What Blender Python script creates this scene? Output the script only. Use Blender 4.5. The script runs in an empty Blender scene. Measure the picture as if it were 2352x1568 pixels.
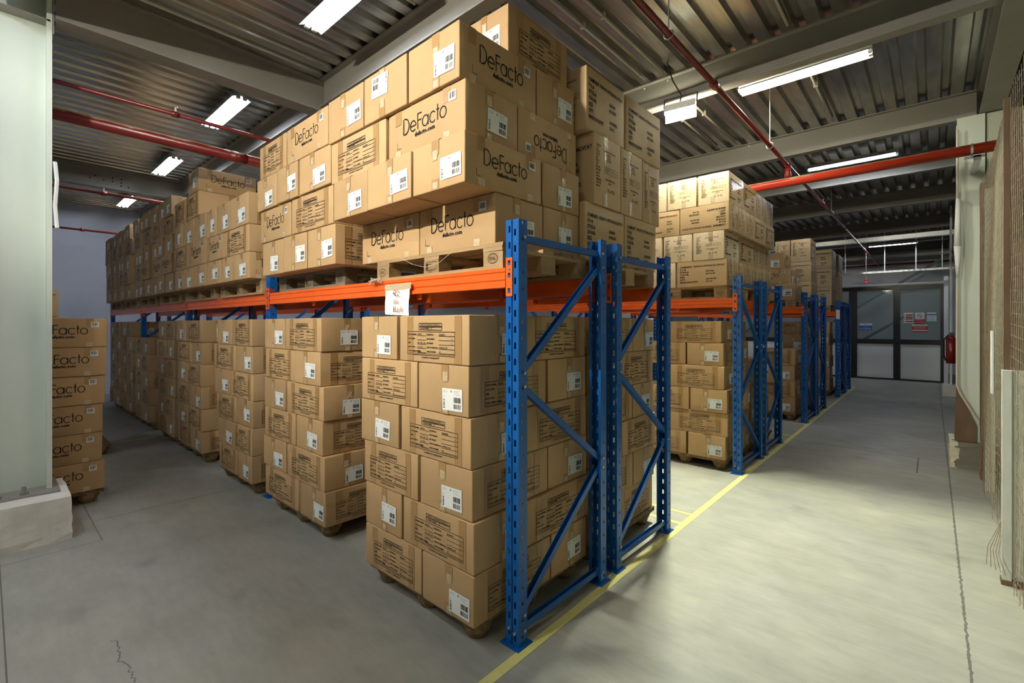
import bpy, math, random
from mathutils import Matrix, Vector
random.seed(7)
PI = math.pi
S = bpy.context.scene
COL = S.collection
# ------------------------------------------------------------------ camera, world, exposure
cd = bpy.data.cameras.new('camera'); cam = bpy.data.objects.new('camera', cd); COL.objects.link(cam)
cd.sensor_width = 36; cd.lens = 36 * 1081.6 / 2352; cd.shift_y = -39 / 2352
cam.location = (0, 0, 1.65); cam.rotation_euler = (PI / 2, 0, math.atan2(966, 1081.6))
cd.clip_start = .05; cd.clip_end = 100
S.camera = cam
w = bpy.data.worlds.new('world'); S.world = w; w.use_nodes = True
w.node_tree.nodes['Background'].inputs[0].default_value = (.75, .8, 1, 1)
w.node_tree.nodes['Background'].inputs[1].default_value = .05
S.view_settings.view_transform = 'Standard'; S.view_settings.look = 'None'
S.view_settings.gamma = 1; S.view_settings.use_curve_mapping = False
S.view_settings.exposure = 0.0
TUBE = 88.0      # fluorescent tube radiance
FLOOD = 10500.0    # work lamp panel radiance
COOL = (.80, .88, 1.0); WARM = (1.0, .95, .74)
try:
    S.cycles.max_bounces = 7; S.cycles.diffuse_bounces = 5; S.cycles.glossy_bounces = 4
    S.cycles.sample_clamp_indirect = 6; S.cycles.caustics_reflective = False; S.cycles.caustics_refractive = False
except Exception: pass

# ------------------------------------------------------------------ materials
def mat(name, color, rough=.6, metal=0, spec=.5, noise=None, bump=None, rand=0, emit=None, extra=None, trans=None):
    m = bpy.data.materials.new(name); m.use_nodes = True; nt = m.node_tree; b = nt.nodes['Principled BSDF']
    b.inputs['Base Color'].default_value = (*color, 1); b.inputs['Roughness'].default_value = rough
    b.inputs['Metallic'].default_value = metal; b.inputs['Specular IOR Level'].default_value = spec
    out = None
    tc = nt.nodes.new('ShaderNodeTexCoord')
    if noise:   # (scale, amount, stretch)
        sc, amt, st = noise
        mp = nt.nodes.new('ShaderNodeMapping'); mp.inputs['Scale'].default_value = st
        nt.links.new(tc.outputs['Object'], mp.inputs[0])
        n = nt.nodes.new('ShaderNodeTexNoise'); n.inputs['Scale'].default_value = sc; n.inputs['Detail'].default_value = 6
        n.inputs['Roughness'].default_value = .6
        nt.links.new(mp.outputs[0], n.inputs['Vector'])
        mr = nt.nodes.new('ShaderNodeMapRange'); mr.inputs[1].default_value = .3; mr.inputs[2].default_value = .7
        mr.inputs[3].default_value = 1 - amt; mr.inputs[4].default_value = 1 + amt
        nt.links.new(n.outputs[0], mr.inputs[0])
        mx = nt.nodes.new('ShaderNodeVectorMath'); mx.operation = 'SCALE'; mx.inputs[0].default_value = color
        nt.links.new(mr.outputs[0], mx.inputs['Scale']); out = mx.outputs[0]
    if rand:
        oi = nt.nodes.new('ShaderNodeObjectInfo'); mr = nt.nodes.new('ShaderNodeMapRange')
        mr.inputs[3].default_value = 1 - rand; mr.inputs[4].default_value = 1 + rand
        nt.links.new(oi.outputs['Random'], mr.inputs[0])
        mx = nt.nodes.new('ShaderNodeVectorMath'); mx.operation = 'SCALE'
        if out: nt.links.new(out, mx.inputs[0])
        else: mx.inputs[0].default_value = color
        nt.links.new(mr.outputs[0], mx.inputs['Scale']); out = mx.outputs[0]
    if out: nt.links.new(out, b.inputs['Base Color'])
    if bump:    # (scale, strength, stretch)
        mp = nt.nodes.new('ShaderNodeMapping'); mp.inputs['Scale'].default_value = bump[2]
        nt.links.new(tc.outputs['Object'], mp.inputs[0])
        n = nt.nodes.new('ShaderNodeTexNoise'); n.inputs['Scale'].default_value = bump[0]; n.inputs['Detail'].default_value = 3
        nt.links.new(mp.outputs[0], n.inputs['Vector'])
        bp = nt.nodes.new('ShaderNodeBump'); bp.inputs['Strength'].default_value = bump[1]; bp.inputs['Distance'].default_value = .01
        nt.links.new(n.outputs[0], bp.inputs['Height']); nt.links.new(bp.outputs[0], b.inputs['Normal'])
    if emit:
        b.inputs['Emission Color'].default_value = (*emit[0], 1); b.inputs['Emission Strength'].default_value = emit[1]
    if trans is not None:
        b.inputs['Transmission Weight'].default_value = trans; b.inputs['IOR'].default_value = 1.45
    if extra: extra(nt, b, tc)
    return m
M = {}
M['card'] = mat('cardboard', (.46, .30, .15), .62, noise=(3, .07, (1, 1, 1)), bump=(60, .12, (1, 1, .05)), rand=.09, spec=.3)
M['cardF'] = mat('cardboard_pale', (.52, .365, .195), .6, noise=(3, .06, (1, 1, 1)), bump=(60, .12, (1, 1, .05)), rand=.06, spec=.35)
M['cardW'] = mat('cardboard_film_wrapped', (.70, .56, .36), .3, noise=(3, .06, (1, 1, 1)), bump=(22, .5, (1, 1, 1)), rand=.04)
M['tape'] = mat('brown_tape', (.36, .215, .09), .28, bump=(25, .25, (1, 1, 1)))
M['clear'] = mat('glossy_tape', (.56, .44, .29), .1, bump=(55, 1.0, (1, 1, 1)))
M['ink'] = mat('print_ink', (.012, .011, .010), .8, spec=.2)
M['white'] = mat('label_paper', (.78, .8, .79), .6)
M['grey'] = mat('label_grey', (.35, .36, .36), .7)
M['blue'] = mat('blue_paint', (.004, .095, .36), .3, noise=(8, .12, (1, 1, 1)))
M['orange'] = mat('orange_paint', (.78, .12, .018), .27, noise=(6, .08, (1, 1, 1)))
M['bolt'] = mat('zinc_bolt', (.6, .6, .58), .3, .9)
M['dark'] = mat('dark_hole', (.01, .01, .012), .8)
M['wood'] = mat('pallet_wood', (.34, .225, .11), .75, noise=(5, .3, (.25, 1, 1)), bump=(18, .4, (.15, 1, 1)), rand=.18)
M['oldwood'] = mat('grey_pallet_wood', (.2, .165, .115), .8, noise=(5, .35, (.25, 1, 1)), bump=(18, .4, (.15, 1, 1)), rand=.2)
M['fibre'] = mat('pressed_wood', (.23, .15, .065), .85, noise=(40, .45, (1, 1, 1)), bump=(90, .8, (1, 1, 1)))
M['beam'] = mat('beam_paint', (.27, .255, .225), .5, noise=(1.5, .1, (1, 1, 1)))
M['beamgreen'] = mat('column_paint', (.64, .70, .62), .5, noise=(2, .06, (1, 1, .3)))
M['galv'] = mat('galvanised_steel', (.50, .49, .45), .27, .95, noise=(14, .22, (1, .15, 1)), bump=(9, .25, (1, .25, 1)))
M['galv2'] = mat('galvanised_tray', (.7, .72, .75), .35, .9, noise=(40, .25, (1, 1, 1)))
M['red'] = mat('red_pipe_paint', (.17, .014, .01), .3, noise=(3, .2, (1, 1, 1)))
def dustred(nt, b, tc, c=(.42, .03, .01, 1)):
    g = nt.nodes.new('ShaderNodeNewGeometry'); sx = nt.nodes.new('ShaderNodeSeparateXYZ'); nt.links.new(g.outputs['Normal'], sx.inputs[0])
    n = nt.nodes.new('ShaderNodeTexNoise'); n.inputs['Scale'].default_value = 7; nt.links.new(tc.outputs['Object'], n.inputs['Vector'])
    a = nt.nodes.new('ShaderNodeMath'); a.operation = 'ADD'; nt.links.new(sx.outputs[2], a.inputs[0]); nt.links.new(n.outputs[0], a.inputs[1])
    r = nt.nodes.new('ShaderNodeMapRange'); r.inputs[1].default_value = .92; r.inputs[2].default_value = 1.12; nt.links.new(a.outputs[0], r.inputs[0])
    mx = nt.nodes.new('ShaderNodeMixRGB'); mx.inputs[1].default_value = c; mx.inputs[2].default_value = (.42, .3, .2, 1)
    nt.links.new(r.outputs[0], mx.inputs[0]); nt.links.new(mx.outputs[0], b.inputs['Base Color'])
M['reddust'] = mat('dusty_red_pipe_paint', (.42, .03, .01), .3, extra=dustred)
M['maroon'] = mat('dusty_dark_red_paint', (.16, .02, .015), .3, extra=lambda nt, b, tc: dustred(nt, b, tc, (.16, .012, .01, 1)))
M['wallblue'] = mat('wall_plaster', (.70, .72, .82), .85, noise=(1.2, .05, (1, 1, 1)), bump=(5, .15, (1, 1, 1)))
M['wallwhite'] = mat('wall_white', (.82, .83, .85), .8, noise=(1.2, .04, (1, 1, 1)))
M['wallgreen'] = mat('cladding_paint', (.5, .52, .42), .6, noise=(2, .1, (1, 1, .3)))
M['plinth'] = mat('painted_plinth', (.80, .77, .70), .85, noise=(6, .12, (1, 1, 1)), bump=(14, .5, (1, 1, 1)))
def peel(nt, b, tc):
    n = nt.nodes.new('ShaderNodeTexNoise'); n.inputs['Scale'].default_value = 5; n.inputs['Detail'].default_value = 5
    nt.links.new(tc.outputs['Object'], n.inputs['Vector'])
    sx = nt.nodes.new('ShaderNodeSeparateXYZ'); nt.links.new(tc.outputs['Object'], sx.inputs[0])
    a = nt.nodes.new('ShaderNodeMath'); a.operation = 'MULTIPLY_ADD'; a.inputs[1].default_value = -1.9; a.inputs[2].default_value = .0
    nt.links.new(sx.outputs[0], a.inputs[0])
    s = nt.nodes.new('ShaderNodeMath'); s.operation = 'ADD'; nt.links.new(a.outputs[0], s.inputs[0]); nt.links.new(n.outputs[0], s.inputs[1])
    r = nt.nodes.new('ShaderNodeMath'); r.operation = 'GREATER_THAN'; r.inputs[1].default_value = .77; nt.links.new(s.outputs[0], r.inputs[0])
    mx = nt.nodes.new('ShaderNodeMixRGB'); mx.inputs[1].default_value = (.19, .18, .15, 1); mx.inputs[2].default_value = (.7, .67, .5, 1)
    nt.links.new(r.outputs[0], mx.inputs[0]); nt.links.new(mx.outputs[0], b.inputs['Base Color'])
M['peel'] = mat('peeling_plinth', (.19, .18, .15), .85, bump=(14, .5, (1, 1, 1)), extra=peel)
M['black'] = mat('black_frame', (.012, .012, .013), .35)
M['panel'] = mat('grey_panel', (.86, .87, .84), .5)
M['glass'] = mat('partition_glass', (.62, .7, .68), .04, trans=.85)
M['signblue'] = mat('sign_blue', (.01, .11, .45), .5)
M['signred'] = mat('sign_red', (.45, .012, .02), .5)
M['signgreen'] = mat('sign_green', (.05, .35, .1), .5)
M['rust'] = mat('rusty_wire', (.24, .19, .13), .7, noise=(25, .4, (1, 1, 1)))
M['rustpost'] = mat('rusty_post', (.14, .085, .05), .75, noise=(5, .35, (1, 1, .3)))
M['palepost'] = mat('pale_post', (.62, .64, .58), .6, noise=(9, .12, (1, 1, .3)))
M['yellow'] = mat('yellow_tape', (.72, .66, .24), .6, noise=(10, .08, (1, 1, 1)))
M['conduit'] = mat('conduit_plastic', (.62, .58, .47), .5)
M['cable'] = mat('black_cable', (.02, .02, .02), .5)
M['lamp'] = mat('lamp_housing', (.8, .82, .8), .35)
M['twine'] = mat('twine', (.55, .5, .4), .9)
M['marker'] = mat('red_marker', (.22, .02, .03), .7)
M['tubecool'] = mat('tube_cool', (1, 1, 1), .5, emit=(COOL, TUBE))
M['tubewarm'] = mat('tube_warm', (1, 1, 1), .5, emit=(WARM, TUBE))
M['flood'] = mat('flood_panel', (1, 1, 1), .5, emit=((.95, 1.0, .78), FLOOD))
M['addedfill'] = mat('added_fill_glow', (1, 1, 1), .5, emit=((1.0, .95, .72), 620.0))  # added glow that brightens the cartons behind the work lamp
M['flood2'] = mat('flood_panel_second', (1, 1, 1), .5, emit=((1.0, .93, .76), 8200.0))
def floor_mat():
    def ex(nt, b, tc):
        L = nt.links.new; N = nt.nodes.new
        sx = N('ShaderNodeSeparateXYZ'); L(tc.outputs['Object'], sx.inputs[0])
        def noise(s, st=(1, 1, 1), d=6):
            mp = N('ShaderNodeMapping'); mp.inputs['Scale'].default_value = st; L(tc.outputs['Object'], mp.inputs[0])
            n = N('ShaderNodeTexNoise'); n.inputs['Scale'].default_value = s; n.inputs['Detail'].default_value = d; n.inputs['Roughness'].default_value = .6
            L(mp.outputs[0], n.inputs['Vector']); return n.outputs[0]
        def ramp(v, a, c, lo, hi):
            r = N('ShaderNodeMapRange'); r.inputs[1].default_value = a; r.inputs[2].default_value = c
            r.inputs[3].default_value = lo; r.inputs[4].default_value = hi; L(v, r.inputs[0]); return r.outputs[0]
        def mul(a, c):
            m = N('ShaderNodeMath'); m.operation = 'MULTIPLY'
            for i, v in enumerate((a, c)):
                if isinstance(v, float): m.inputs[i].default_value = v
                else: L(v, m.inputs[i])
            return m.outputs[0]
        def cmp(v, c, e):
            m = N('ShaderNodeMath'); m.operation = 'COMPARE'; m.inputs[1].default_value = c; m.inputs[2].default_value = e; L(v, m.inputs[0]); return m.outputs[0]
        def gt(v, c, op='GREATER_THAN'):
            m = N('ShaderNodeMath'); m.operation = op; m.inputs[1].default_value = c; L(v, m.inputs[0]); return m.outputs[0]
        def add(a, c):
            m = N('ShaderNodeMath'); m.operation = 'ADD'
            for i, v in enumerate((a, c)):
                if isinstance(v, float): m.inputs[i].default_value = v
                else: L(v, m.inputs[i])
            return m.outputs[0]
        v = mul(ramp(noise(.9), .3, .7, .84, 1.12), ramp(noise(3, (1, 2.4, 1)), .3, .7, .9, 1.08))
        v = mul(v, ramp(noise(1.7, (1, 1, 1), 2), .62, .78, 1., .72))       # stains
        v = mul(v, ramp(noise(14, (.5, 2, 1), 4), .3, .7, .94, 1.05))
        X, Y = sx.outputs[0], sx.outputs[1]
        wob = ramp(noise(22, (1, 1, 1), 2), .3, .7, -.005, .005)
        j = mul(cmp(add(X, wob), .135, .006), gt(Y, -20.))
        j = add(j, mul(cmp(X, -5.252, .004), gt(Y, .6)))
        j = add(j, mul(cmp(X, -4.745, .003), gt(Y, .6, 'LESS_THAN')))
        j = add(j, mul(cmp(Y, .6, .003), gt(X, -4.745, 'LESS_THAN')))
        j = add(j, mul(cmp(Y, .068, .0035), gt(X, -3.1, 'LESS_THAN')))
        j = add(j, mul(cmp(Y, 7.68, .006), gt(X, -1.45)))
        j = add(j, mul(cmp(X, -.13, .008), mul(gt(Y, 6.9), gt(Y, 7.7, 'LESS_THAN'))))
        cr = add(Y, ramp(noise(2.2, (1, 0, 0), 6), .2, .8, -.12, .12))
        j = add(j, mul(cmp(cr, .45, .003), mul(gt(X, -3.2), gt(X, -1.9, 'LESS_THAN'))))
        dk = ramp(j, 0., 1., 1., .35); v = mul(v, dk)
        hue = N('ShaderNodeMixRGB'); hue.inputs[1].default_value = (.345, .345, .31, 1); hue.inputs[2].default_value = (.385, .375, .315, 1)
        L(ramp(noise(.7), .4, .6, 0., 1.), hue.inputs[0])
        mx = N('ShaderNodeVectorMath'); mx.operation = 'SCALE'; L(hue.outputs[0], mx.inputs[0]); L(v, mx.inputs['Scale']); L(mx.outputs[0], b.inputs['Base Color'])
        L(ramp(noise(4), .3, .7, .42, .62), b.inputs['Roughness'])
    return mat('concrete_floor', (.36, .35, .3), .5, bump=(30, .06, (1, 1, 1)), extra=ex)
M['floor'] = floor_mat()

# ------------------------------------------------------------------ mesh helpers
class MB:
    def __init__(s): s.v = []; s.f = []; s.mi = []; s.m = []
    def mat(s, k):
        if k not in s.m: s.m.append(k)
        return s.m.index(k)
    def add(s, vs, fs, k):
        b = len(s.v); i = s.mat(k); s.v += [tuple(v) for v in vs]
        for f in fs: s.f.append([b + a for a in f]); s.mi.append(i)
        return s
    def box(s, x0, x1, y0, y1, z0, z1, k, T=None):
        vs = [Vector((x, y, z)) for z in (z0, z1) for (x, y) in ((x0, y0), (x1, y0), (x1, y1), (x0, y1))]
        if T: vs = [T @ v for v in vs]
        return s.add(vs, [(0, 3, 2, 1), (4, 5, 6, 7), (0, 1, 5, 4), (1, 2, 6, 5), (2, 3, 7, 6), (3, 0, 4, 7)], k)
    def tube(s, a, b, r, k, n=10, r2=None, caps=True):
        a = Vector(a); b = Vector(b); d = (b - a).normalized(); r2 = r if r2 is None else r2
        u = d.orthogonal().normalized(); w_ = d.cross(u)
        vs = [p + (u * math.cos(2 * PI * i / n) + w_ * math.sin(2 * PI * i / n)) * q for p, q in ((a, r), (b, r2)) for i in range(n)]
        fs = [(i, (i + 1) % n, n + (i + 1) % n, n + i) for i in range(n)]
        if caps: fs += [tuple(range(n - 1, -1, -1)), tuple(range(n, 2 * n))]
        return s.add(vs, fs, k)
    def path(s, pts, r, k, n=8):
        for a, b in zip(pts, pts[1:]): s.tube(a, b, r, k, n)
        return s
    def extr(s, prof, axis, a, b, k, closed=True, T=None):
        """profile points (p,q) extruded along axis from a to b; axis x: (y,z), y: (x,z), z: (x,y)"""
        def P(p, q, t):
            v = Vector((t, p, q) if axis == 'x' else (p, t, q) if axis == 'y' else (p, q, t))
            return T @ v if T else v
        n = len(prof); vs = [P(p, q, t) for t in (a, b) for p, q in prof]
        rng = range(n if closed else n - 1)
        fs = [(i, (i + 1) % n, n + (i + 1) % n, n + i) for i in rng]
        if closed: fs += [tuple(range(n - 1, -1, -1)), tuple(range(n, 2 * n))]
        return s.add(vs, fs, k)
    def mesh(s, name, smooth=False):
        me = bpy.data.meshes.new(name); me.from_pydata(s.v, [], s.f)
        for k in s.m: me.materials.append(M[k])
        me.polygons.foreach_set('material_index', s.mi)
        if smooth: me.polygons.foreach_set('use_smooth', [True] * len(s.f))
        me.update(); return me
    def obj(s, name, parent=None, loc=(0, 0, 0), smooth=False):
        return link(name, s.mesh(name, smooth), parent, loc)
def link(name, me, parent=None, loc=(0, 0, 0)):
    o = bpy.data.objects.new(name, me); COL.objects.link(o); o.location = loc
    if parent: o.parent = parent
    return o
def tag(o, label=None, cat=None, group=None, kind=None):
    if label: o['label'] = label
    if cat: o['category'] = cat
    if group: o['group'] = group
    if kind: o['kind'] = kind
    return o
def empty(name, loc=(0, 0, 0), rz=0):
    o = bpy.data.objects.new(name, None); COL.objects.link(o); o.location = loc; o.rotation_euler.z = rz; o.empty_display_size = .1; return o
def dup(o, loc=None, rz=None):
    """copy of a thing with copies of its parts and sub-parts"""
    c = o.copy(); COL.objects.link(c)
    if loc is not None: c.location = loc
    if rz is not None: c.rotation_euler.z = rz
    for ch in list(o.children):
        d = ch.copy(); COL.objects.link(d); d.parent = c
        for g in list(ch.children):
            e = g.copy(); COL.objects.link(e); e.parent = d
    return c
def struct(o): o['kind'] = 'structure'; return o

# ------------------------------------------------------------------ lettering
_tc = {}
def text_geo(t, size, align='LEFT', sx=1.0, bold=0.0):
    key = (t, size, align, sx, bold)
    if key in _tc: return _tc[key]
    cu = bpy.data.curves.new('t', 'FONT'); cu.body = t; cu.size = size; cu.align_x = align; cu.resolution_u = 1; cu.offset = bold
    o = bpy.data.objects.new('t', cu); COL.objects.link(o); bpy.context.view_layer.update()
    me = bpy.data.meshes.new_from_object(o.evaluated_get(bpy.context.evaluated_depsgraph_get()))
    vs = [(v.co.x * sx, v.co.y) for v in me.vertices]; fs = [tuple(p.vertices) for p in me.polygons]
    bpy.data.objects.remove(o); bpy.data.curves.remove(cu); bpy.data.meshes.remove(me)
    _tc[key] = (vs, fs); return _tc[key]
class Flat:
    """flat ink/paper artwork in a face's own u,v frame"""
    def __init__(s): s.mb = MB()
    def quad(s, u0, v0, u1, v1, k='ink', d=0.0): s.mb.add([(u0, -d, v0), (u1, -d, v0), (u1, -d, v1), (u0, -d, v1)], [(0, 1, 2, 3)], k); return s
    def line(s, a, b, t, k='ink', d=0.0):
        a = Vector(a); b = Vector(b); n = (b - a); n = Vector((-n.y, n.x)).normalized() * t / 2
        s.mb.add([(p.x, -d, p.y) for p in (a + n, a - n, b - n, b + n)], [(0, 1, 2, 3)], k); return s
    def poly(s, pts, t, k='ink', d=0.0, closed=False):
        pts = [Vector(p) for p in pts]; n = len(pts)
        L = []; R = []
        for i, p in enumerate(pts):
            a = pts[(i - 1) % n] if (closed or i) else p; b = pts[(i + 1) % n] if (closed or i < n - 1) else p
            dv = (b - a).normalized(); nn = Vector((-dv.y, dv.x)) * t / 2; L.append(p + nn); R.append(p - nn)
        vs = [(p.x, -d, p.y) for p in L + R]
        fs = [(i, n + i, n + (i + 1) % n, (i + 1) % n) for i in range(n if closed else n - 1)]
        s.mb.add(vs, fs, k); return s
    def arc(s, c, rx, ry, a0, a1, t, k='ink', d=0.0, n=20):
        full = abs(abs(a1 - a0) - 360) < 1
        m = n if full else n + 1
        s.poly([(c[0] + rx * math.cos(math.radians(a0 + (a1 - a0) * i / n)), c[1] + ry * math.sin(math.radians(a0 + (a1 - a0) * i / n))) for i in range(m)], t, k, d, full); return s
    def text(s, t, u, v, size, k='ink', align='LEFT', sx=1.0, d=0.0, bold=0.0):
        vs, fs = text_geo(t, size, align, sx, bold); s.mb.add([(u + x, -d, v + y) for x, y in vs], fs, k); return s
    def frame(s, u0, v0, u1, v1, t, k='ink', d=0.0):
        for a, b in (((u0, v0), (u1, v0)), ((u1, v0), (u1, v1)), ((u1, v1), (u0, v1)), ((u0, v1), (u0, v0))): s.line(a, b, t, k, d)
        return s

def art_logo():
    f = Flat(); h = .084; ry = .0275; rx = .0228; t = .0064; u = -.184; v = .118
    def bowl(a0=0, a1=360): f.arc((u + rx, v + ry), rx, ry, a0, a1, t)
    f.poly([(u, v), (u, v + h), (u + .012, v + h)] + [(u + .012 + .034 * math.sin(a), v + h / 2 + h / 2 * math.cos(a)) for a in [PI * i / 14 for i in range(1, 14)]] + [(u + .012, v)], t, closed=True)
    u += .057; bowl(0, 316); f.line((u, v + ry), (u + 2 * rx, v + ry), t)
    u += 2 * rx + .015; f.line((u, v), (u, v + h), t); f.line((u, v + h - t / 2), (u + .031, v + h - t / 2), t); f.line((u, v + .045), (u + .029, v + .045), t)
    u += .037; bowl(); f.line((u + 2 * rx, v), (u + 2 * rx, v + 2 * ry), t)
    u += 2 * rx + .012; bowl(42, 318)
    u += 2 * rx + .004; f.line((u + .010, v), (u + .010, v + h * .96), t); f.line((u, v + 2 * ry), (u + .022, v + 2 * ry), t)
    u += .027; bowl()
    f.text('defacto.com', -.012, v - .034, .032, align='CENTER', bold=.0012)
    f.line((-.238, .052), (-.238, .088), .0022); f.line((-.238, .052), (-.205, .052), .0022)
    return f
def art_barcode(f, u0, v0, u1, v1, k='ink', d=0.0, n=17, seed=1, vert=False):
    r = random.Random(seed); p = 0
    L = (v1 - v0) if vert else (u1 - u0); q = L / (n * 1.95)
    while p < L - q:
        wd = q * r.choice((.6, 1, 1.7)); 
        if vert: f.quad(u0, v0 + p, u1, min(v0 + p + wd, v1), k, d)
        else: f.quad(u0 + p, v0, min(u0 + p + wd, u1), v1, k, d)
        p += wd + q * r.choice((.5, .8, 1.2))
def art_table():
    f = Flat(); t = .0028
    f.frame(-.10, .203, .10, .219, t); f.text('DEFACTO PERAKENDE TICARET A.S.', 0, .2075, .0105, align='CENTER', bold=.0002)
    f.frame(-.10, .182, .10, .198, t); f.text('ORDER NUMBER', -.088, .1865, .0105, bold=.0003); f.line((.012, .182), (.012, .198), t)
    f.frame(-.205, .042, .205, .172, t)
    rows = [('ARTICLE NUMBER:', 'W97992', 'DESCRIPTION:', 'LEGGINGS', ''), ('COLOR NAME:', '', 'GROSS WEIGHT:', '', 'KG'),
            ('SIZES:', 'XS  S  M  L  XL', 'NET WEIGHT:', '', 'KG'), ('RATIO IN BOX:', '1 2 3 3 2 1', 'CARTON DIMENSIONS:', '60*40*26.5 CM', ''),
            ('TOTAL NUMBER OF PIECES:', 'PCS', 'CARTON NUMBER:', 'OF', '')]
    for i, (a, b, c, d_, e) in enumerate(rows):
        v = .152 - i * .0235
        f.text(a, -.200, v, .0105, sx=.9, bold=.0005); f.text(b, -.112, v + .001, .0115, sx=.95, bold=.0004); f.line((-.115, v - .003), (-.035, v - .003), t * .8)
        f.text(c, -.031, v, .0105, sx=.9, bold=.0005); f.text(d_, .076, v + .001, .0115, sx=.95, bold=.0004); f.text(e, .178, v + .001, .0105)
        f.line((.074, v - .003), (.205, v - .003), t * .8)
    f.line((-.205, .050), (.205, .050), t * .6)
    f.text('COUNTRY OF ORIGIN EGYPT', 0, .024, .0118, align='CENTER', bold=.0004)
    return f
def art_sticker():
    f = Flat()
    f.quad(-.076, -.058, .076, .058, 'white', .0004)
    art_barcode(f, .012, -.014, .064, .014, 'ink', .0008, 18, 3); art_barcode(f, .012, -.046, .064, -.022, 'ink', .0008, 13, 5)
    art_barcode(f, -.068, -.048, -.056, .004, 'ink', .0008, 12, 6, True)
    for v, a, b in ((.046, -.068, -.04), (.041, -.068, -.03), (.035, -.068, -.045), (.014, -.068, -.05), (.046, .01, .06), (.041, .01, .05), (.033, .014, .055), (.025, .02, .066)):
        f.quad(a, v, b, v + .0018, 'grey', .0008)
    f.arc((-.006, .044), .004, .004, 0, 360, .003, 'ink', .0008, 8)
    return f
def art_smallcode():
    f = Flat(); f.quad(-.026, -.024, .026, .024, 'white', .0004); art_barcode(f, -.021, -.012, .021, .019, 'ink', .0008, 15, 9); f.quad(-.012, -.019, .012, -.016, 'grey', .0008); return f
def art_company():     # unit face .60 x .40
    f = Flat(); x0 = -.262; x1 = .045
    for i, (a, b) in enumerate((('COMPANY', ''), ('P.O #', ''), ('STYLE #', 'FA50086'), ('COLOR:', 'M13321B1'), ('SIZE:', ''), ('QTY :', 'ASSORTED'), ('MADE IN EGYPT', '72 PCS'))):
        v = .315 - i * .040
        f.text(a, x0, v, .034, sx=.9, bold=.0014)
        if b: f.text(b, x1 + .01, v, .031, sx=.85, bold=.0010)
    f.text('FASHION OPTIONS INC.NY,N.Y', -.095, .317, .031, sx=.84, bold=.0010)
    f.text('2 4 6 8 10', x1 + .02, .156, .024, k='grey', sx=.9)
    return f
def art_detail():      # unit face .38 x .40 (end)
    f = Flat(); x0 = -.155
    for i, a in enumerate(('COMPANY', 'P.O #', 'STYLE #', 'COLOR:', 'SIZE:', 'RATIO:', 'QTY:', 'PRE PACK:', 'PER PACK:', 'G.W.KG', 'N.W.KG', 'DIMENSION:', 'CARTON #', 'MADE IN')):
        f.text(a, x0, .340 - i * .0175, .0155, sx=.85, bold=.0005)
    f.text('FASHION OPTIONS INC NY,N.Y', -.045, .325, .0145, sx=.8, bold=.0005)
    for i, a in enumerate(('FA50086', 'M13321B1', 'ASSORTED')): f.text(a, .0, .307 - i * .016, .0145, sx=.85, bold=.0004)
    f.frame(-.04, .205, .145, .241, .0018); f.line((-.04, .223), (.145, .223), .0016)
    for i in range(1, 5): f.line((-.04 + .037 * i, .205), (-.04 + .037 * i, .241), .0016)
    f.text('S  M  L  XL', -.03, .227, .013, bold=.0004); f.text('1  2  2  1', -.03, .209, .013, bold=.0004)
    f.text('CARTON DIMENSIONS CM', -.03, .165, .0135, sx=.85, bold=.0004); f.text('EGYPT', .02, .145, .014, bold=.0004)
    f.text('13  of  52', -.0, .100, .026, bold=.0008)
    return f

# ------------------------------------------------------------------ carton kinds (unit size L x W x H, standing on z=0)
def carton_body(L, W, H, k, seed):
    r = random.Random(seed); mb = MB()
    def ax(a, n): 
        e = .006; return [-a / 2, -a / 2 + e] + [-a / 2 + a * i / n for i in range(1, n)] + [a / 2 - e, a / 2]
    xs, ys, zs = ax(L, 4), ax(W, 3), [z + H / 2 for z in ax(H, 2)]
    nx, ny, nz = len(xs), len(ys), len(zs); idx = {}; vs = []
    def V(i, j, q):
        if (i, j, q) in idx: return idx[(i, j, q)]
        ex = (i in (0, nx - 1)) + (j in (0, ny - 1)) + (q in (0, nz - 1))
        p = Vector((xs[i], ys[j], zs[q])); c = Vector((0, 0, H / 2))
        if ex >= 2:
            s_ = .0022
            if i in (0, nx - 1): p.x -= math.copysign(s_, p.x)
            if j in (0, ny - 1): p.y -= math.copysign(s_, p.y)
            if q in (0, nz - 1): p.z -= math.copysign(s_, p.z - c.z)
        else:
            s_ = r.uniform(0, .0022)
            if i in (0, nx - 1): p.x -= math.copysign(s_, p.x)
            if j in (0, ny - 1): p.y -= math.copysign(s_, p.y)
        idx[(i, j, q)] = len(vs); vs.append(p); return idx[(i, j, q)]
    fs = []
    for i in range(nx - 1):
        for j in range(ny - 1): fs += [(V(i, j, 0), V(i, j + 1, 0), V(i + 1, j + 1, 0), V(i + 1, j, 0)), (V(i, j, nz - 1), V(i + 1, j, nz - 1), V(i + 1, j + 1, nz - 1), V(i, j + 1, nz - 1))]
        for q in range(nz - 1): fs += [(V(i, 0, q), V(i + 1, 0, q), V(i + 1, 0, q + 1), V(i, 0, q + 1)), (V(i, ny - 1, q), V(i, ny - 1, q + 1), V(i + 1, ny - 1, q + 1), V(i + 1, ny - 1, q))]
    for j in range(ny - 1):
        for q in range(nz - 1): fs += [(V(0, j, q), V(0, j, q + 1), V(0, j + 1, q + 1), V(0, j + 1, q)), (V(nx - 1, j, q), V(nx - 1, j + 1, q), V(nx - 1, j + 1, q + 1), V(nx - 1, j, q + 1))]
    mb.add(vs, fs, k)
    return mb.mesh('cardboard_carton', True)
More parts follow.
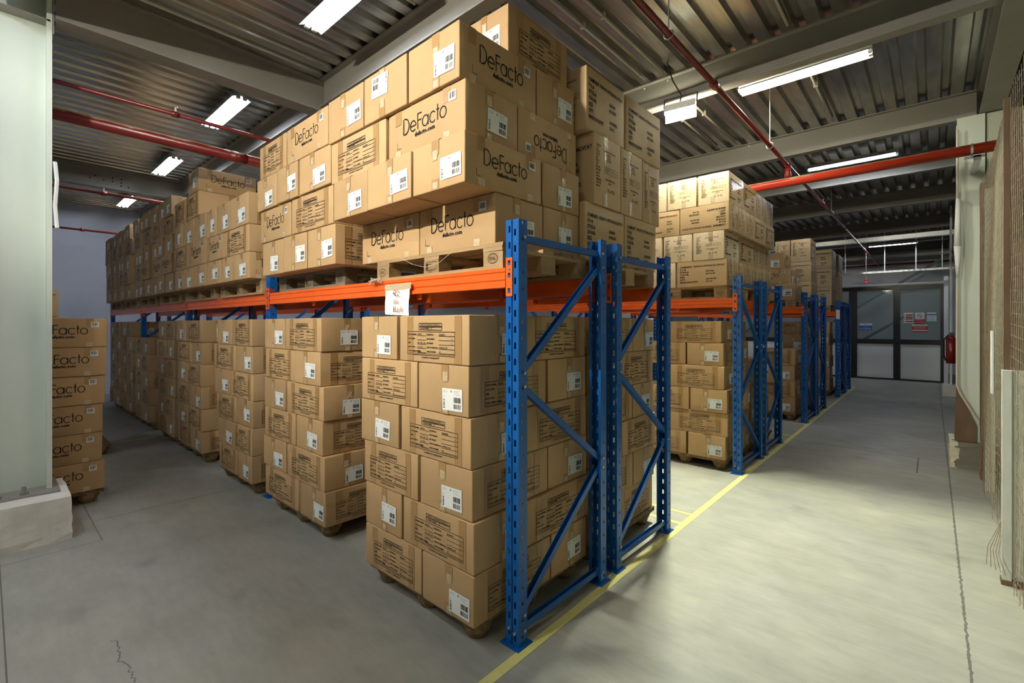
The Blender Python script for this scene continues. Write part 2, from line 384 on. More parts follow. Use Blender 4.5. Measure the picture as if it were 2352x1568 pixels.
def carton_tape(L, W, H, seed, bands=True, clear=False):
    mb = MB(); e = .0007; tw = .028; r = random.Random(seed); k = 'clear' if clear else 'tape'
    mb.box(-L / 2, L / 2, -tw, tw, H, H + e, k)
    o = r.uniform(-.03, .03)
    for s_ in (-1, 1):
        x = s_ * L / 2
        for a, b, kk in ((H * .70, H, k), (0, H * .22, k if clear else 'tape')):
            x0, x1 = sorted((x, x + s_ * e)); mb.box(x0, x1, -tw + o, tw + o, a, b, kk)
        x0, x1 = sorted((x + s_ * e, x + s_ * e * 1.6)); a = r.uniform(.55, .68)
        mb.box(x0, x1, -tw * .75 + o, tw * .55 + o, H * a, H * (a + .2), 'clear'); mb.box(x0, x1, -tw * .7 + o, tw * .6 + o, H * .03, H * .16, 'clear')
    if bands:
        for s_ in (-1, 1):
            for u in (-.30 + r.uniform(-.03, .03), .34 + r.uniform(-.03, .03)):
                y0, y1 = sorted((s_ * W / 2, s_ * (W / 2 + e)))
                if s_ < 0: mb.box(u * L - tw, u * L + tw, y0, y1, H * .02, H * .98, 'tape')
                else:
                    mb.box(u * L - tw * .9, u * L + tw * .9, y0, y1, H * .70, H * .995, 'tape'); mb.box(u * L - tw * .8, u * L + tw * .8, y0, y1, H * .01, H * .16, 'clear')
    return mb.mesh('packing_tape')
LG = (.60, .40, .262); FG = (.60, .38, .40)
BODY = {'G': [carton_body(*LG, 'card', i) for i in range(4)], 'F': [carton_body(*FG, 'cardF', 20 + i) for i in range(3)], 'W': [carton_body(*FG, 'cardW', 40)]}
TAPE = {'G': [carton_tape(*LG, i) for i in range(4)], 'F': [carton_tape(*FG, 30 + i, False, True) for i in range(3)]}
A_LOGO, A_TAB, A_STK, A_SML, A_CO, A_DET = (a().mb for a in (art_logo, art_table, art_sticker, art_smallcode, art_company, art_detail))
ART = {'logo': A_LOGO.mesh('printed_logo'), 'table': A_TAB.mesh('printed_table'), 'stk': A_STK.mesh('shipping_label'),
       'sml': A_SML.mesh('barcode_sticker'), 'co': A_CO.mesh('printed_company_text'), 'det': A_DET.mesh('printed_detail_text')}
def face(side, L, W, u=0, z=0, off=.0012):
    """matrix putting u,v art on a side: 0 front(-Y) 1 end(+X) 2 rear(+Y) 3 end(-X)"""
    R = Matrix.Rotation(side * PI / 2, 4, 'Z'); d = (W if side in (0, 2) else L) / 2 + off
    return R @ Matrix.Translation((u, -d, z))
NAMEN = {'G': 'cardboard_carton', 'F': 'cardboard_carton'}
ORD = ['bottom', 'second', 'third', 'fourth', 'fifth', 'sixth']
COUNT = {}
def carton(kind, x0, x1, y0, y1, z0, z1, code, label, group):
    """code: what the -Y face shows (A table, D logo, L label end; F company text, M detail end); 2nd letter = what +X shows; '>' first: what the +X face shows; v = upside down"""
    flip = 'v' in code; code = code.replace('v', ''); side = code[0] == '>'; c = code.lstrip('>')
    L, W, H = LG if kind == 'G' else FG
    a, b = ('A', 'D') if kind == 'G' else ('F', 'F')
    if side: rot = {'A': 1, 'D': 3, 'F': 1, 'L': 0, 'M': 0}[c[0]]
    else:
        rot = {'A': 0, 'D': 2, 'F': 0}.get(c[0])
        if rot is None: rot = 3 if c[1:2] == 'D' else 1
    sx, sy = x1 - x0 - .008, y1 - y0 - .008
    lw = (sx, sy) if rot % 2 == 0 else (sy, sx)
    wrap = 'w' in code
    i = COUNT.get('n', 0); COUNT['n'] = i + 1
    r = random.Random(i * 13 + 5)
    bk = 'W' if wrap else kind
    o = link(NAMEN[kind], BODY[bk][r.randrange(len(BODY[bk]))], None, ((x0 + x1) / 2 + r.uniform(-.003, .003), (y0 + y1) / 2 + r.uniform(-.007, .004), z0 + .0005))
    o.rotation_euler.z = rot * PI / 2 + math.radians(r.uniform(-.55, .55))
    o.scale = (lw[0] / L, lw[1] / W, (z1 - z0 - .003) / H)
    tag(o, label, 'carton', group)
    F_ = (Matrix.Translation((0, 0, H / 2)) @ Matrix.Rotation(PI, 4, 'Y') @ Matrix.Translation((0, 0, -H / 2))) if flip else Matrix.Identity(4)
    def part(name, me, m):
        p = link(name, me, o); p.matrix_local = F_ @ m; return p
    part('packing_tape', TAPE[kind][r.randrange(len(TAPE[kind]))], Matrix.Identity(4))
    if kind == 'G':
        part('printed_table', ART['table'], face(0, L, W, r.uniform(-.02, .02)))
        part('printed_logo', ART['logo'], face(2, L, W, r.uniform(-.01, .03)))
        part('barcode_sticker', ART['sml'], face(2, L, W, .215, .205, .0016))
        for s_ in (1, 3):
            m = face(s_, L, W, .065 + r.uniform(-.035, .04), .098 + r.uniform(-.02, .02), .0018) @ Matrix.Rotation(math.radians(r.uniform(-3, 3)), 4, 'Y')
            part('shipping_label', ART['stk'], m)
    else:
        for s_ in (0, 2): part('printed_company_text', ART['co'], face(s_, L, W, r.uniform(-.01, .01), r.uniform(-.02, .0)))
        for s_ in (1, 3): part('printed_detail_text', ART['det'], face(s_, L, W, r.uniform(-.01, .01), r.uniform(-.02, .0)))
    return o
LOOK = {'A': 'table-printed carton', 'D': 'logo-printed carton', 'L': 'carton with white label', 'F': 'carton with company text', 'M': 'carton with small print', 'W': 'glossy wrapped carton with small print'}
def build_stack(rows, kind, where, group):
    n = len(rows)
    for li, (z0, z1, bs) in enumerate(rows):
        layer = 'top layer' if (li == n - 1 and n > 1) else ORD[li] + (' layer' if n > 1 else ' carton')
        fr = [b for b in bs if b[4][0] != '>']; sd = [b for b in bs if b[4][0] == '>']
        for b in bs:
            if b in fr:
                k = fr.index(b); m = len(fr)
                pos = 'whole front' if m == 1 else ('aisle corner' if k == m - 1 else 'wall side' if k == 0 else 'middle' if m == 3 else ['', 'second along', 'third along', 'fourth along'][k])
            else:
                k = sd.index(b); pos = ['behind the corner', 'second behind the corner', 'third behind the corner', 'fourth behind the corner', 'fifth behind the corner'][k] if len(sd) > 1 else 'behind the corner'
            code = b[4].lstrip('>')
            kk = kind
            if code[0] in 'FM': kk = 'F'
            if code[0] in 'ADL': kk = 'G'
            lab = LOOK['W' if 'w' in code else code[0]] + (' upside down' if 'v' in code else '') + ', ' + layer + ', ' + pos + ', ' + where
            carton(kk, b[0], b[1], b[2], b[3], z0, z1, b[4], lab, group)
H = .262
def pin(xw, xc, yf, z0, n, h=H, start=0, depth=1.0, follow=True, gap=.012, jig=.012, lw=None):
    """pinwheel layers of table-printed sides and labelled ends between xw and xc; front at yf"""
    rows = []; r = random.Random(int(xc * 1000) + n); w_ = xc - xw; sh = .4 * w_
    for i in range(n):
        dx = r.uniform(-jig, jig); dy = r.uniform(-jig, jig); a, c, y = xw + dx, xc + dx, yf + dy
        if (i + start) % 2 == 0:
            bs = [[a, c - sh - gap, y, y + .4, 'A'], [c - sh, c, y, y + .6, 'LA']]
            if follow: bs.append([c - .6, c, y + .61, y + depth, '>L'])
        else:
            bs = [[a, a + sh, y, y + .6, 'L'], [a + sh + gap, c, y, y + .4, 'A']]
            if follow: bs.append([c - .4, c, y + .41, y + depth, '>A'])
        rows.append([z0 + i * h, z0 + (i + 1) * h, bs])
    return rows

# ------------------------------------------------------------------ setting
def plane_box(name, x0, x1, y0, y1, z0, z1, k):
    return struct(MB().box(x0, x1, y0, y1, z0, z1, k).obj(name))
plane_box('floor', -14.8, 3.2, -6, 21.6, -.1, 0, 'floor')
plane_box('wall_left', -14.8, -14.6, -6, 21.6, 0, 4.6, 'wallblue')
plane_box('wall_back', -14.6, 3.2, 21.3, 21.5, 0, 4.6, 'wallwhite')
plane_box('wall_front', -14.6, 3.2, -6, -5.8, 0, 4.6, 'wallwhite')
# ribbed cladding wall on the right, beyond the cage
mb = MB(); y = -5.8; prof = []
while y < 21.3:
    prof += [(1.62, y), (1.62, y + .16), (1.66, y + .19), (1.66, y + .27)]; y += .3
mb.extr([(2.1, -5.8)] + prof + [(2.1, 21.3)], 'z', 0, 4.6, 'wallgreen'); struct(mb.obj('wall_right'))
# corrugated steel deck
prof = []; x = -14.6; p = .205
while x < 3.2:
    prof += [(x, 4.42), (x + .112, 4.42), (x + .132, 4.475), (x + .185, 4.475)]; x += p
mb = MB(); mb.extr([(-14.6, 4.6)] + prof[:] + [(3.2, 4.42), (3.2, 4.6)], 'y', -6, 21.4, 'galv'); struct(mb.obj('ceiling'))

def hbeam(name, axis, c, a, b, z0, z1, fw, k='beam', tf=.014, tw=.01):
    m = MB(); f = fw / 2; t = tw / 2
    prof = [(c - f, z0), (c + f, z0), (c + f, z0 + tf), (c + t, z0 + tf), (c + t, z1 - tf), (c + f, z1 - tf), (c + f, z1), (c - f, z1), (c - f, z1 - tf), (c - t, z1 - tf), (c - t, z0 + tf), (c - f, z0 + tf)]
    m.extr(prof, axis, a, b, k); return struct(m.obj(name))
for yc in (-5.0, -2.5, 0.0, 2.575, 5.115, 7.84, 10.03, 12.62, 15.98, 18.42, 20.9):
    for a, b in ((-14.6, -11.1), (-10.9, -5.38), (-5.16, .39), (.61, 1.6)):
        hbeam('ceiling_beam', 'x', yc, a, b, 4.10, 4.42, .12)
for xc in (-11.0, -5.27, .50):
    for a, b in (((-5.8, -.14), (.38, 21.2)) if xc == -5.27 else ((-5.8, 21.2),)): hbeam('ceiling_beam', 'y', xc, a, b, 4.07, 4.419, .2, k='beam')
# dark discs painting the shade of bolt holes on the long girder
m = MB()
for dy, dz in ((1.2, 4.12), (1.27, 4.17), (1.38, 4.12), (1.5, 4.18), (1.5, 4.12), (1.62, 4.18), (1.62, 4.12), (1.62, 4.06), (1.72, 4.06)): m.tube((-11.0 + .004, dy * 1.02, dz + .1), (-11.0 + .016, dy * 1.02, dz + .1), .012, 'dark', 8)
struct(m.obj('beam_trim'))

def column(x, y, ang, fw, dep, z0, z1, k, name):
    m = MB(); f = fw / 2; d = dep / 2; tf = .032; t = .008
    prof = [(-f, -d), (f, -d), (f, -d + tf), (t, -d + tf), (t, d - tf), (f, d - tf), (f, d), (-f, d), (-f, d - tf), (-t, d - tf), (-t, -d + tf), (-f, -d + tf)]
    T = Matrix.Translation((x, y, 0)) @ Matrix.Rotation(ang, 4, 'Z')
    m.extr(prof, 'z', z0, z1, k, T=T); return m
# near column on its plinth, web facing the rack aisle
m = column(-5.38, .115, 0, .24, .49, .34, 4.40, 'beamgreen', 'c'); struct(m.obj('column'))
m = MB(); m.box(-5.62, -5.14, -.22, .40, .325, .345, 'beam')
struct(m.obj('column_base_trim'))
m = MB()
def rough_block(m, x0, x1, y0, y1, z0, z1, k, seed, n=6, a=.008):
    r = random.Random(seed); vs = {}; V = []
    def P(i, j, q):
        if (i, j, q) not in vs:
            vs[(i, j, q)] = len(V); e = sum(t in (0, n) for t in (i, j, q)); s_ = a * (1 if e == 1 else 1.3)
            V.append((x0 + (x1 - x0) * i / n + r.uniform(-s_, s_), y0 + (y1 - y0) * j / n + r.uniform(-s_, s_), z0 + (z1 - z0) * q / n + (r.uniform(-s_, s_) if q else 0)))
        return vs[(i, j, q)]
    F = []
    for i in range(n):
        for j in range(n):
            F += [(P(i, j, 0), P(i, j + 1, 0), P(i + 1, j + 1, 0), P(i + 1, j, 0)), (P(i, j, n), P(i + 1, j, n), P(i + 1, j + 1, n), P(i, j + 1, n)),
                  (P(i, 0, j), P(i + 1, 0, j), P(i + 1, 0, j + 1), P(i, 0, j + 1)), (P(i, n, j), P(i, n, j + 1), P(i + 1, n, j + 1), P(i + 1, n, j)),
                  (P(0, i, j), P(0, i, j + 1), P(0, i + 1, j + 1), P(0, i + 1, j)), (P(n, i, j), P(n, i + 1, j), P(n, i + 1, j + 1), P(n, i, j + 1))]
    m.add(V, F, k)
rough_block(m, -5.62, -4.955, -.45, .45, 0, .33, 'plinth', 3, a=.0045); struct(m.obj('column_plinth'))
for by in (-.12, .06, .2):
    t = empty('anchor_bolt', (-5.2, by, .345))
    tag(t, 'grey hex anchor bolt on the baseplate of the pale column', 'bolt', 'anchor bolts of the pale column')
    MB().tube((0, 0, 0), (0, 0, .018), .026, 'beam', 6).obj('nut', t); MB().tube((0, 0, .018), (0, 0, .06), .013, 'beam', 10).obj('stud', t)
m = MB(); m.box(-5.5, -5.26, -.13, .35, 4.07, 4.085, 'beam'); m.box(-5.36, -5.26, .362, .372, 3.98, 4.42, 'beam'); struct(m.obj('column_head_trim'))
# far column with its peeling plinth
m = column(.33, 7.74, PI / 2 * 0, .235, .3, .29, 4.06, 'beamgreen', 'c')
m.box(.215, .445, 7.70, 7.712, .29, 4.06, 'beamgreen'); struct(m.obj('column'))
m = MB(); rough_block(m, -.2, .35, -.25, .27, 0, .295, 'peel', 9, a=.005)
o = m.obj('column_plinth', loc=(.35, 7.72, 0)); struct(o)
m = MB(); m.box(.46, 1.62, 7.62, 7.80, 0, 4.06, 'wallgreen'); struct(m.obj('wall_pier'))
m = MB(); m.box(.30, .34, 14.98, 15.2, 0, 4.42, 'wallwhite'); struct(m.obj('column'))
m = MB(); rough_block(m, .17, .5, 14.75, 15.2, 0, .25, 'plinth', 4, a=.004); struct(m.obj('column_plinth'))
m = MB(); m.box(.42, .5, 8.1, 14.7, 0, 2.6, 'rustpost')
struct(m.obj('wall_cladding_trim'))
m = MB(); m.extr([(.19, .30), (.37, .30), (.37, .50), (.205, .93)], 'y', 7.53, 7.55, 'rustpost'); o = m.obj('rusty_panel')
tag(o, 'rusty brown sheet leaning on the foot of the far pale column', 'sheet')
# yellow floor marking
m = MB()
def strip(x0, x1, y0, y1): m.box(x0, x1, y0, y1, .0005, .0018, 'yellow')
m2 = MB(); m = m2; strip(-1.562, -1.507, -3, 15.32); struct(m.obj('floor_marking'))
for (x0, x1, y0, y1) in ((-3.4, -1.562, 3.82, 3.865), (-3.4, -1.562, 4.06, 4.1), (-3.4, -1.562, 7.94, 7.98), (-3.4, -1.562, 8.03, 8.05), (-3.4, -1.562, 9.0, 9.04), (-3.4, -1.562, 12.0, 12.04), (-8.53, -8.48, 1.25, 1.68)):
    m = MB(); strip(x0, x1, y0, y1); struct(m.obj('floor_marking'))

# ------------------------------------------------------------------ glazed partition with doors
d = struct(empty('door_1', (0, 18, 0)))
def pbox(name, x0, x1, z0, z1, k, y0=-.03, y1=.03): return MB().box(x0, x1, y0, y1, z0, z1, k).obj(name, d)
m = MB()
for x0, x1 in ((-1.94, -1.74), (-.87, -.71), (.165, .235), (-3.1, -3.0), (-5.6, -5.5), (-8, -7.9)): m.box(x0, x1, -.04, .04, 0, 2.78, 'black')
for z0, z1 in ((0, .05), (1.07, 1.21), (2.68, 2.80)): m.box(-8, .235, -.038, .038, z0, z1, 'black')
m.obj('frame', d)
for x0, x1 in ((-1.74, -.87), (-.71, .165), (-3.0, -1.94), (-5.5, -3.1), (-7.9, -5.6)):
    pbox('lower_panel', x0, x1, .05, 1.07, 'panel', -.01, .01); pbox('glass_pane', x0, x1, 1.21, 2.68, 'glass', -.004, .004)
pbox('top_rail', -14.5, .24, 2.80, 2.86, 'wallwhite', -.08, .08)
MB().tube((-2.02, -.07, .98), (-2.02, -.07, 1.14), .012, 'bolt').obj('handle', d)
m = MB(); m.box(-14.5, -8, 17.97, 18.03, 0, 2.80, 'wallwhite'); struct(m.obj('wall_partition'))
m = MB(); m.box(.235, .33, 17.9, 18.06, 0, 3.0, 'wallwhite'); struct(m.obj('door_trim'))
# bracing behind and above the partition
for a, b in (((-3.2, 19.6, .1), (-.6, 19.6, 1.95)), ((-3.4, 19.8, 1.2), (.6, 20.3, 4.0)), ((-3.0, 19.6, 3.3), (-5.6, 19.6, 1.2))):
    o = MB().tube(a, b, .055, 'beam', 4).obj('diagonal_brace'); struct(o)

def sign(name, x0, x1, z0, z1, label, draw, y=17.95):
    t = empty(name, ((x0 + x1) / 2, y, (z0 + z1) / 2)); tag(t, label, 'sign')
    w_, h_ = x1 - x0, z1 - z0
    MB().box(-w_ / 2, w_ / 2, 0, .004, -h_ / 2, h_ / 2, 'white').obj('sign_board', t)
    f = Flat(); draw(f, w_, h_); f.mb.obj('printed_message', t)
    return t
def dr_blue(f, w_, h_):
    f.quad(-w_ / 2, -h_ / 2, w_ / 2, h_ * .2, 'signblue', .001); f.text('Store Manager', 0, -h_ * .38, .045, 'white', 'CENTER', d=.002, bold=.001)
    f.arc((-.02, h_ * .35), .012, .012, 0, 360, .008, 'signred', .001, 8); f.quad(.0, h_ * .32, .07, h_ * .36, 'grey', .001)
    for i, (a, b) in enumerate(((-.09, -.07), (-.06, -.03), (-.02, -.01), (.0, .04), (.05, .09))): f.quad(a, -.012, b, -.006, 'white', .002); f.quad(a, .0, a + .006, .014, 'white', .002)
sign('office_sign', -1.68, -1.37, 1.49, 1.68, 'blue and white store manager sign on the partition glass', dr_blue)
def dr_red(f, w_, h_):
    for i, (z, k) in enumerate(((.3, 'signred'), (.16, 'signred'), (.02, 'signred'), (-.12, 'signgreen'), (-.34, 'signred'))):
        hh = .07 if i in (1,) else .12
        f.quad(-w_ * .28, h_ * (z - hh / 2), w_ * .46, h_ * (z + hh / 2), k, .001); f.quad(-w_ * .44, h_ * (z - hh / 3), -w_ * .34, h_ * (z + hh / 3), k, .001)
sign('safety_notice', -.63, -.42, 1.69, 1.99, 'white notice with red and green bars, beside the no smoking sign', dr_red)
def dr_nos(f, w_, h_):
    f.quad(-w_ / 2, -h_ / 2, w_ / 2, -h_ * .06, 'signred', .001)
    f.arc((0, h_ * .24), .055, .055, 0, 360, .012, 'signred', .001, 20); f.line((-.037, h_ * .24 + .037), (.037, h_ * .24 - .037), .012, 'signred', .002); f.quad(-.035, h_ * .22, .035, h_ * .25, 'ink', .0015)
    f.text('No Smoking', 0, -h_ * .36, .032, 'white', 'CENTER', d=.002, bold=.001); f.quad(-.07, -h_ * .16, .07, -h_ * .13, 'white', .002)
sign('no_smoking_sign', -.375, -.175, 1.66, 1.99, 'no smoking sign with red lower half on the partition glass', dr_nos, 17.945)
def dr_low(f, w_, h_):
    f.quad(-w_ / 2, -h_ / 2, w_ / 2, -h_ * .36, 'signred', .001); f.quad(-w_ / 2, -h_ * .2, w_ / 2, h_ * .28, 'signred', .001)
    for i in range(3): f.quad(-w_ * .42, h_ * (.17 - i * .13), w_ * .42, h_ * (.2 - i * .13), 'white', .002)
    f.quad(-w_ * .4, h_ * .36, -w_ * .05, h_ * .4, 'grey', .001); f.quad(.02, h_ * .36, w_ * .4, h_ * .4, 'grey', .001)
sign('warning_sign', -.45, -.11, 1.43, 1.655, 'red and white warning sign stuck below the no smoking sign', dr_low)
def dr_wb(f, w_, h_):
    f.quad(-w_ / 2, h_ * .22, w_ / 2, h_ * .34, 'signblue', .001); f.quad(-w_ / 2, -h_ / 2, w_ / 2, -h_ * .42, 'signgreen', .001)
    for i in range(7): f.quad(-w_ * .44, h_ * (.13 - i * .075), w_ * (.4 - .05 * (i % 3)), h_ * (.145 - i * .075), 'signblue', .001)
sign('policy_notice', -.125, .083, 1.72, 1.99, 'white text notice with blue heading and green bottom edge', dr_wb)

# ------------------------------------------------------------------ wire mesh cage
t = empty('mesh_fence', (.36, 7.1, 0)); tag(t, 'rusty welded wire mesh fence on posts beside the pale column', 'fence')
m = MB(); r = random.Random(5)
def bow(y, z): return .02 + .012 * math.sin(y * 2.1 + z * 1.3) + .018 * math.exp(-z * 3) * math.sin(y * 9)
Y0, Y1, ZT = -5.3, 0, 3.12
y = Y0
while y <= Y1:
    zb = .02 + r.uniform(0, .05) + (.12 if y > -2.6 else 0) * r.random(); n = 6; zt = ZT + r.uniform(-.01, .03)
    pts = [(bow(y, zb + (zt - zb) * i / n), y, zb + (zt - zb) * i / n) for i in range(n + 1)]
    for a, b in zip(pts, pts[1:]): m.tube(a, b, .0019, 'rust', 3, caps=False)
    y += .07
z = .06
while z < ZT:
    pts = [(bow(Y0 + (Y1 - Y0) * i / 26, z) + .004, Y0 + (Y1 - Y0) * i / 26, z + .012 * math.sin(i * .9 + z)) for i in range(27)]
    for a, b in zip(pts, pts[1:]): m.tube(a, b, .0019, 'rust', 3, caps=False)
    z += .072
m.obj('wire_mesh', t)
MB().box(.02, .12, -.06, .06, 0, 3.15, 'rustpost').obj('rusty_post', t)
MB().box(.03, .10, -.47, -.40, 0, 3.0, 'palepost').obj('pale_post', t)
MB().box(.03, .10, -2.36, -2.28, 0, 3.15, 'rustpost').obj('rusty_post', t)
MB().box(-.03, .012, -2.79, -2.745, 0, 1.36, 'palepost').box(.012, .12, -2.755, -2.745, 0, 1.36, 'palepost').obj('angle_post', t)
MB().box(-.02, .01, -2.74, -2.71, 0, 3.1, 'rustpost').obj('rusty_post', t)
MB().box(-.035, 1.2, -2.80, -2.72, 0, .03, 'rustpost').obj('sill_rail', t)
m = MB(); a = Vector((-.04, -2.95, .16))
for i in range(5): m.path([(-.02, -2.7 + .02 * i, .35), (-.05 - .01 * i, -2.84 + .03 * i, .2), (-.02 - .02 * i, -2.88 + .03 * i, .09)], .0023, 'rust', 4)
m.obj('loose_wire', t)
MB().box(-.012, .0, -1.78, -1.70, 1.1, 1.6, 'white').obj('cloth_tie', t)
# shelving uprights seen through the mesh
for i, (x, y, k, wd) in enumerate(((.75, 6.6, 'rustpost', .22), (1.1, 5.7, 'palepost', .1), (.78, 4.75, 'rustpost', .1), (.95, 4.18, 'palepost', .07), (.80, 3.98, 'palepost', .06), (.95, 3.8, 'palepost', .05))):
    o = MB().box(-wd / 2, wd / 2, -.03, .03, 0, 3.3, k).box(-wd / 2 - .02, wd / 2 + .02, -.05, .05, 0, .01, k).obj('steel_post', loc=(x, y, 0))
    tag(o, ['broad rusty brown post standing behind the far end of the mesh', 'pale post standing in the middle behind the mesh', 'narrow rusty brown post behind the mesh, before the angle post',
            'wide pale post behind the near mesh panel', 'thin pale post beside the wide one behind the mesh', 'thinnest pale post behind the near mesh panel'][i], 'post')
# fire extinguisher on the far right wall
t = empty('fire_extinguisher', (.26, 12.1, .92)); tag(t, 'red fire extinguisher hanging in the far corner beyond the pale column', 'fire extinguisher')
MB().tube((0, 0, 0), (0, 0, .46), .075, 'red', 14).tube((0, 0, .46), (0, 0, .52), .075, 'red', 14, .03).obj('cylinder_body', t, smooth=True)
MB().box(-.02, .05, -.015, .015, .52, .58, 'black').obj('valve', t); MB().path([(-.03, 0, .54), (-.1, 0, .45), (-.1, 0, .15), (-.08, 0, .05)], .012, 'black').obj('hose', t)
MB().box(.07, .165, -.03, .03, .1, .4, 'black').obj('bracket', t)
o = MB().box(-.06, .06, -.03, .03, -.045, .045, 'signred').box(-.035, .035, -.034, -.03, -.02, .0, 'white').tube((0, .0, .045), (0, .0, 1.47), .012, 'bolt').obj('alarm_box', loc=(-1.52, 18.0, 2.96))
tag(o, 'small red alarm box hanging on a rod above the partition', 'alarm')

# ------------------------------------------------------------------ pipes, trays, conduits
def pipe(name, pts, r_, k, label, couplings=(), cr=1.35, cat='pipe', rods=(), heads=()):
    base = Vector(pts[0]); t = empty(name, base); tag(t, label, cat)
    L = [tuple(Vector(p) - base) for p in pts]; MB().path(L, r_, k, 14).obj('pipe_run', t, smooth=True)
    ax = (Vector(pts[1]) - Vector(pts[0])).normalized()
    for c in couplings:
        c = Vector(c) - base; MB().tube(c - ax * r_ * 1.6, c + ax * r_ * 1.6, r_ * cr, k, 14).obj('coupling', t, smooth=True)
    for c in rods:
        c = Vector(c) - base; q = MB(); n = 14
        q.path([tuple(c + Vector((ax.y, -ax.x, 0)) * (r_ * 1.5 * math.cos(2 * PI * i / n)) + Vector((0, 0, r_ * 1.5 * math.sin(2 * PI * i / n)))) for i in range(n + 1)], .004, 'bolt', 5)
        q.tube(c + Vector((0, 0, r_ * 1.5)), c + Vector((0, 0, 4.42 - (c + base).z)), .005, 'bolt', 6); q.obj('hanger', t)
    for c in heads:
        c = Vector(c) - base; MB().tube(c + Vector((0, 0, r_)), c + Vector((0, 0, r_ + .05)), .009, 'bolt', 8).tube(c + Vector((0, 0, r_ + .05)), c + Vector((0, 0, r_ + .055)), .02, 'bolt', 8).obj('sprinkler_head', t)
    return t
pipe('water_pipe', [(-5.74, -5.7, 3.5), (-5.74, 21.2, 3.5)], .053, 'maroon', 'thick dusty red pipe running under the deck beside the pale column', [(-5.74, 1.87, 3.5)], 1.06)
pipe('sprinkler_pipe', [(-5.57, -5.7, 3.72), (-5.57, 20.7, 3.72)], .019, 'red', 'thin dark red sprinkler pipe just above the thick pipe', [(-5.57, 1.25, 3.72)], 1.6, heads=[(-5.57, 1.25, 3.72)])
pipe('sprinkler_pipe', [(-9.76, -5.7, 3.72), (-9.76, 20.7, 3.72)], .024, 'maroon', 'thin red sprinkler pipe beside the girder with bolt holes', [(-9.76, 1.25, 3.72)], 1.5, heads=[(-9.76, 1.25, 3.72)])
pipe('sprinkler_pipe', [(-13.88, -5.7, 3.72), (-13.88, 20.7, 3.72)], .022, 'red', 'thinnest red sprinkler pipe, next to the lilac wall', [(-13.88, 1.42, 3.72)], 1.5, heads=[(-13.88, 1.42, 3.72)])
pipe('sprinkler_pipe', [(-1.405, -5.7, 3.72), (-1.405, 20.765, 3.72)], .024, 'red', 'red sprinkler pipe with ring hangers running along the open aisle', [(-1.405, y_, 3.72) for y_ in (4.2, 6.96, 9.6, 12.3, 15)], 1.45,
     rods=[(-1.405, 3.25, 3.72), (-1.405, 6.05, 3.72), (-1.405, 10.5, 3.72)], heads=[(-1.405, 4.2, 3.72), (-1.405, 9.6, 3.72), (-1.405, 12.3, 3.72)])
t = pipe('water_pipe', [(-5.68, 6.96, 3.5), (.52, 6.96, 3.5)], .057, 'reddust', 'thick dusty red pipe crossing in front of the far pale column', [], rods=[])
MB().tube((4.275, 0, .05), (4.275, 0, .18), .034, 'red', 14).tube((4.275, 0, .07), (4.275, 0, .10), .042, 'red', 14).obj('tee_riser', t, smooth=True)
MB().tube((5.98, 0, 0), (6.0, 0, 0), .063, 'bolt', 16).box(5.93, 6.09, -.02, .02, -.09, -.07, 'bolt').box(6.0, 6.06, -.02, .7, -.12, -.07, 'bolt').obj('bracket', t)
pipe('sprinkler_pipe', [(-6.5, 20.8, 3.72), (.5, 20.8, 3.72)], .03, 'red', 'red pipe crossing before the white wall at the far end')
def perforated(name, a, b, y, z, hh, k, label, cat):
    m = MB(); x = a; m.box(a, b, y - .04, y + .04, z, z + .004, k); m.box(a, b, y - .041, y - .038, z, z + hh * .3, k); m.box(a, b, y - .041, y - .038, z + hh * .7, z + hh, k)
    while x < b: m.box(x, x + .07, y - .041, y - .038, z + hh * .3, z + hh * .7, k); x += .12
    return tag(m.obj(name), label, cat)
perforated('cable_tray', -6, .4, 17.6, 3.17, .05, 'galv2', 'slotted metal cable tray hanging above the glazed partition', 'cable tray')
o = MB().box(-6, .4, 15.72, 15.8, 3.86, 3.97, 'galv2').box(-6, .4, 15.72, 15.9, 3.855, 3.86, 'galv2').obj('cable_trunking'); tag(o, 'mottled galvanised trunking crossing under the far ceiling beam', 'cable tray')
for i, x in enumerate((-3.4, -2.0, -1.05, -.35, .2)):
    o = MB().tube((x, 17.6, 3.22), (x, 17.6, 4.42), .012, 'lamp', 8).obj('hanger_rod'); tag(o, 'white rod holding the slotted tray over the partition', 'rod', 'rods of the slotted cable tray')
CND = [(-2.19, 2.6, 4.93, 'pale conduit under the deck ending beside the hanging work lamp'), (-2.40, 2.6, 4.93, 'pale conduit under the deck, one rib from the lamp conduit'), (-.99, 3.2, 4.9, 'pale conduit crossing the deck before the first cross beam'),
       (-1.0, 5.3, 7.6, 'pale conduit beside the warm tube light'), (-2.22, 5.1, 7.6, 'pale conduit behind the hanging work lamp, towards the second cross beam'), (-2.5, 5.1, 7.6, 'pale conduit behind the work lamp, farther from the aisle'), (-3.3, 1.0, 2.45, 'pale conduit beside the lamp over the front rack'),
       (-2.1, 7.8, 9.7, 'pale conduit beyond the second cross beam above the pale cartons'), (-1.75, 9.9, 12.3, 'pale conduit in the third bay of the deck')]
for x, a, b, lab in CND:
    t = empty('conduit', (x, a, 4.39)); tag(t, lab, 'conduit')
    MB().tube((0, 0, 0), (0, b - a, 0), .013, 'conduit', 8).obj('conduit_tube', t, smooth=True)
    MB().box(-.022, .022, (b - a) * .45, (b - a) * .45 + .03, -.018, .03, 'conduit').obj('clip', t)
t = empty('conduit', (.2, 7.5, 0)); tag(t, 'pale conduit running down the far column and bending away near its plinth', 'conduit')
MB().path([(0.015, 0, 3.9), (.01, 0, .95), (.04, 0, .85), (.2, -.02, .52), (.34, -.02, .3)], .011, 'conduit').obj('conduit_tube', t)
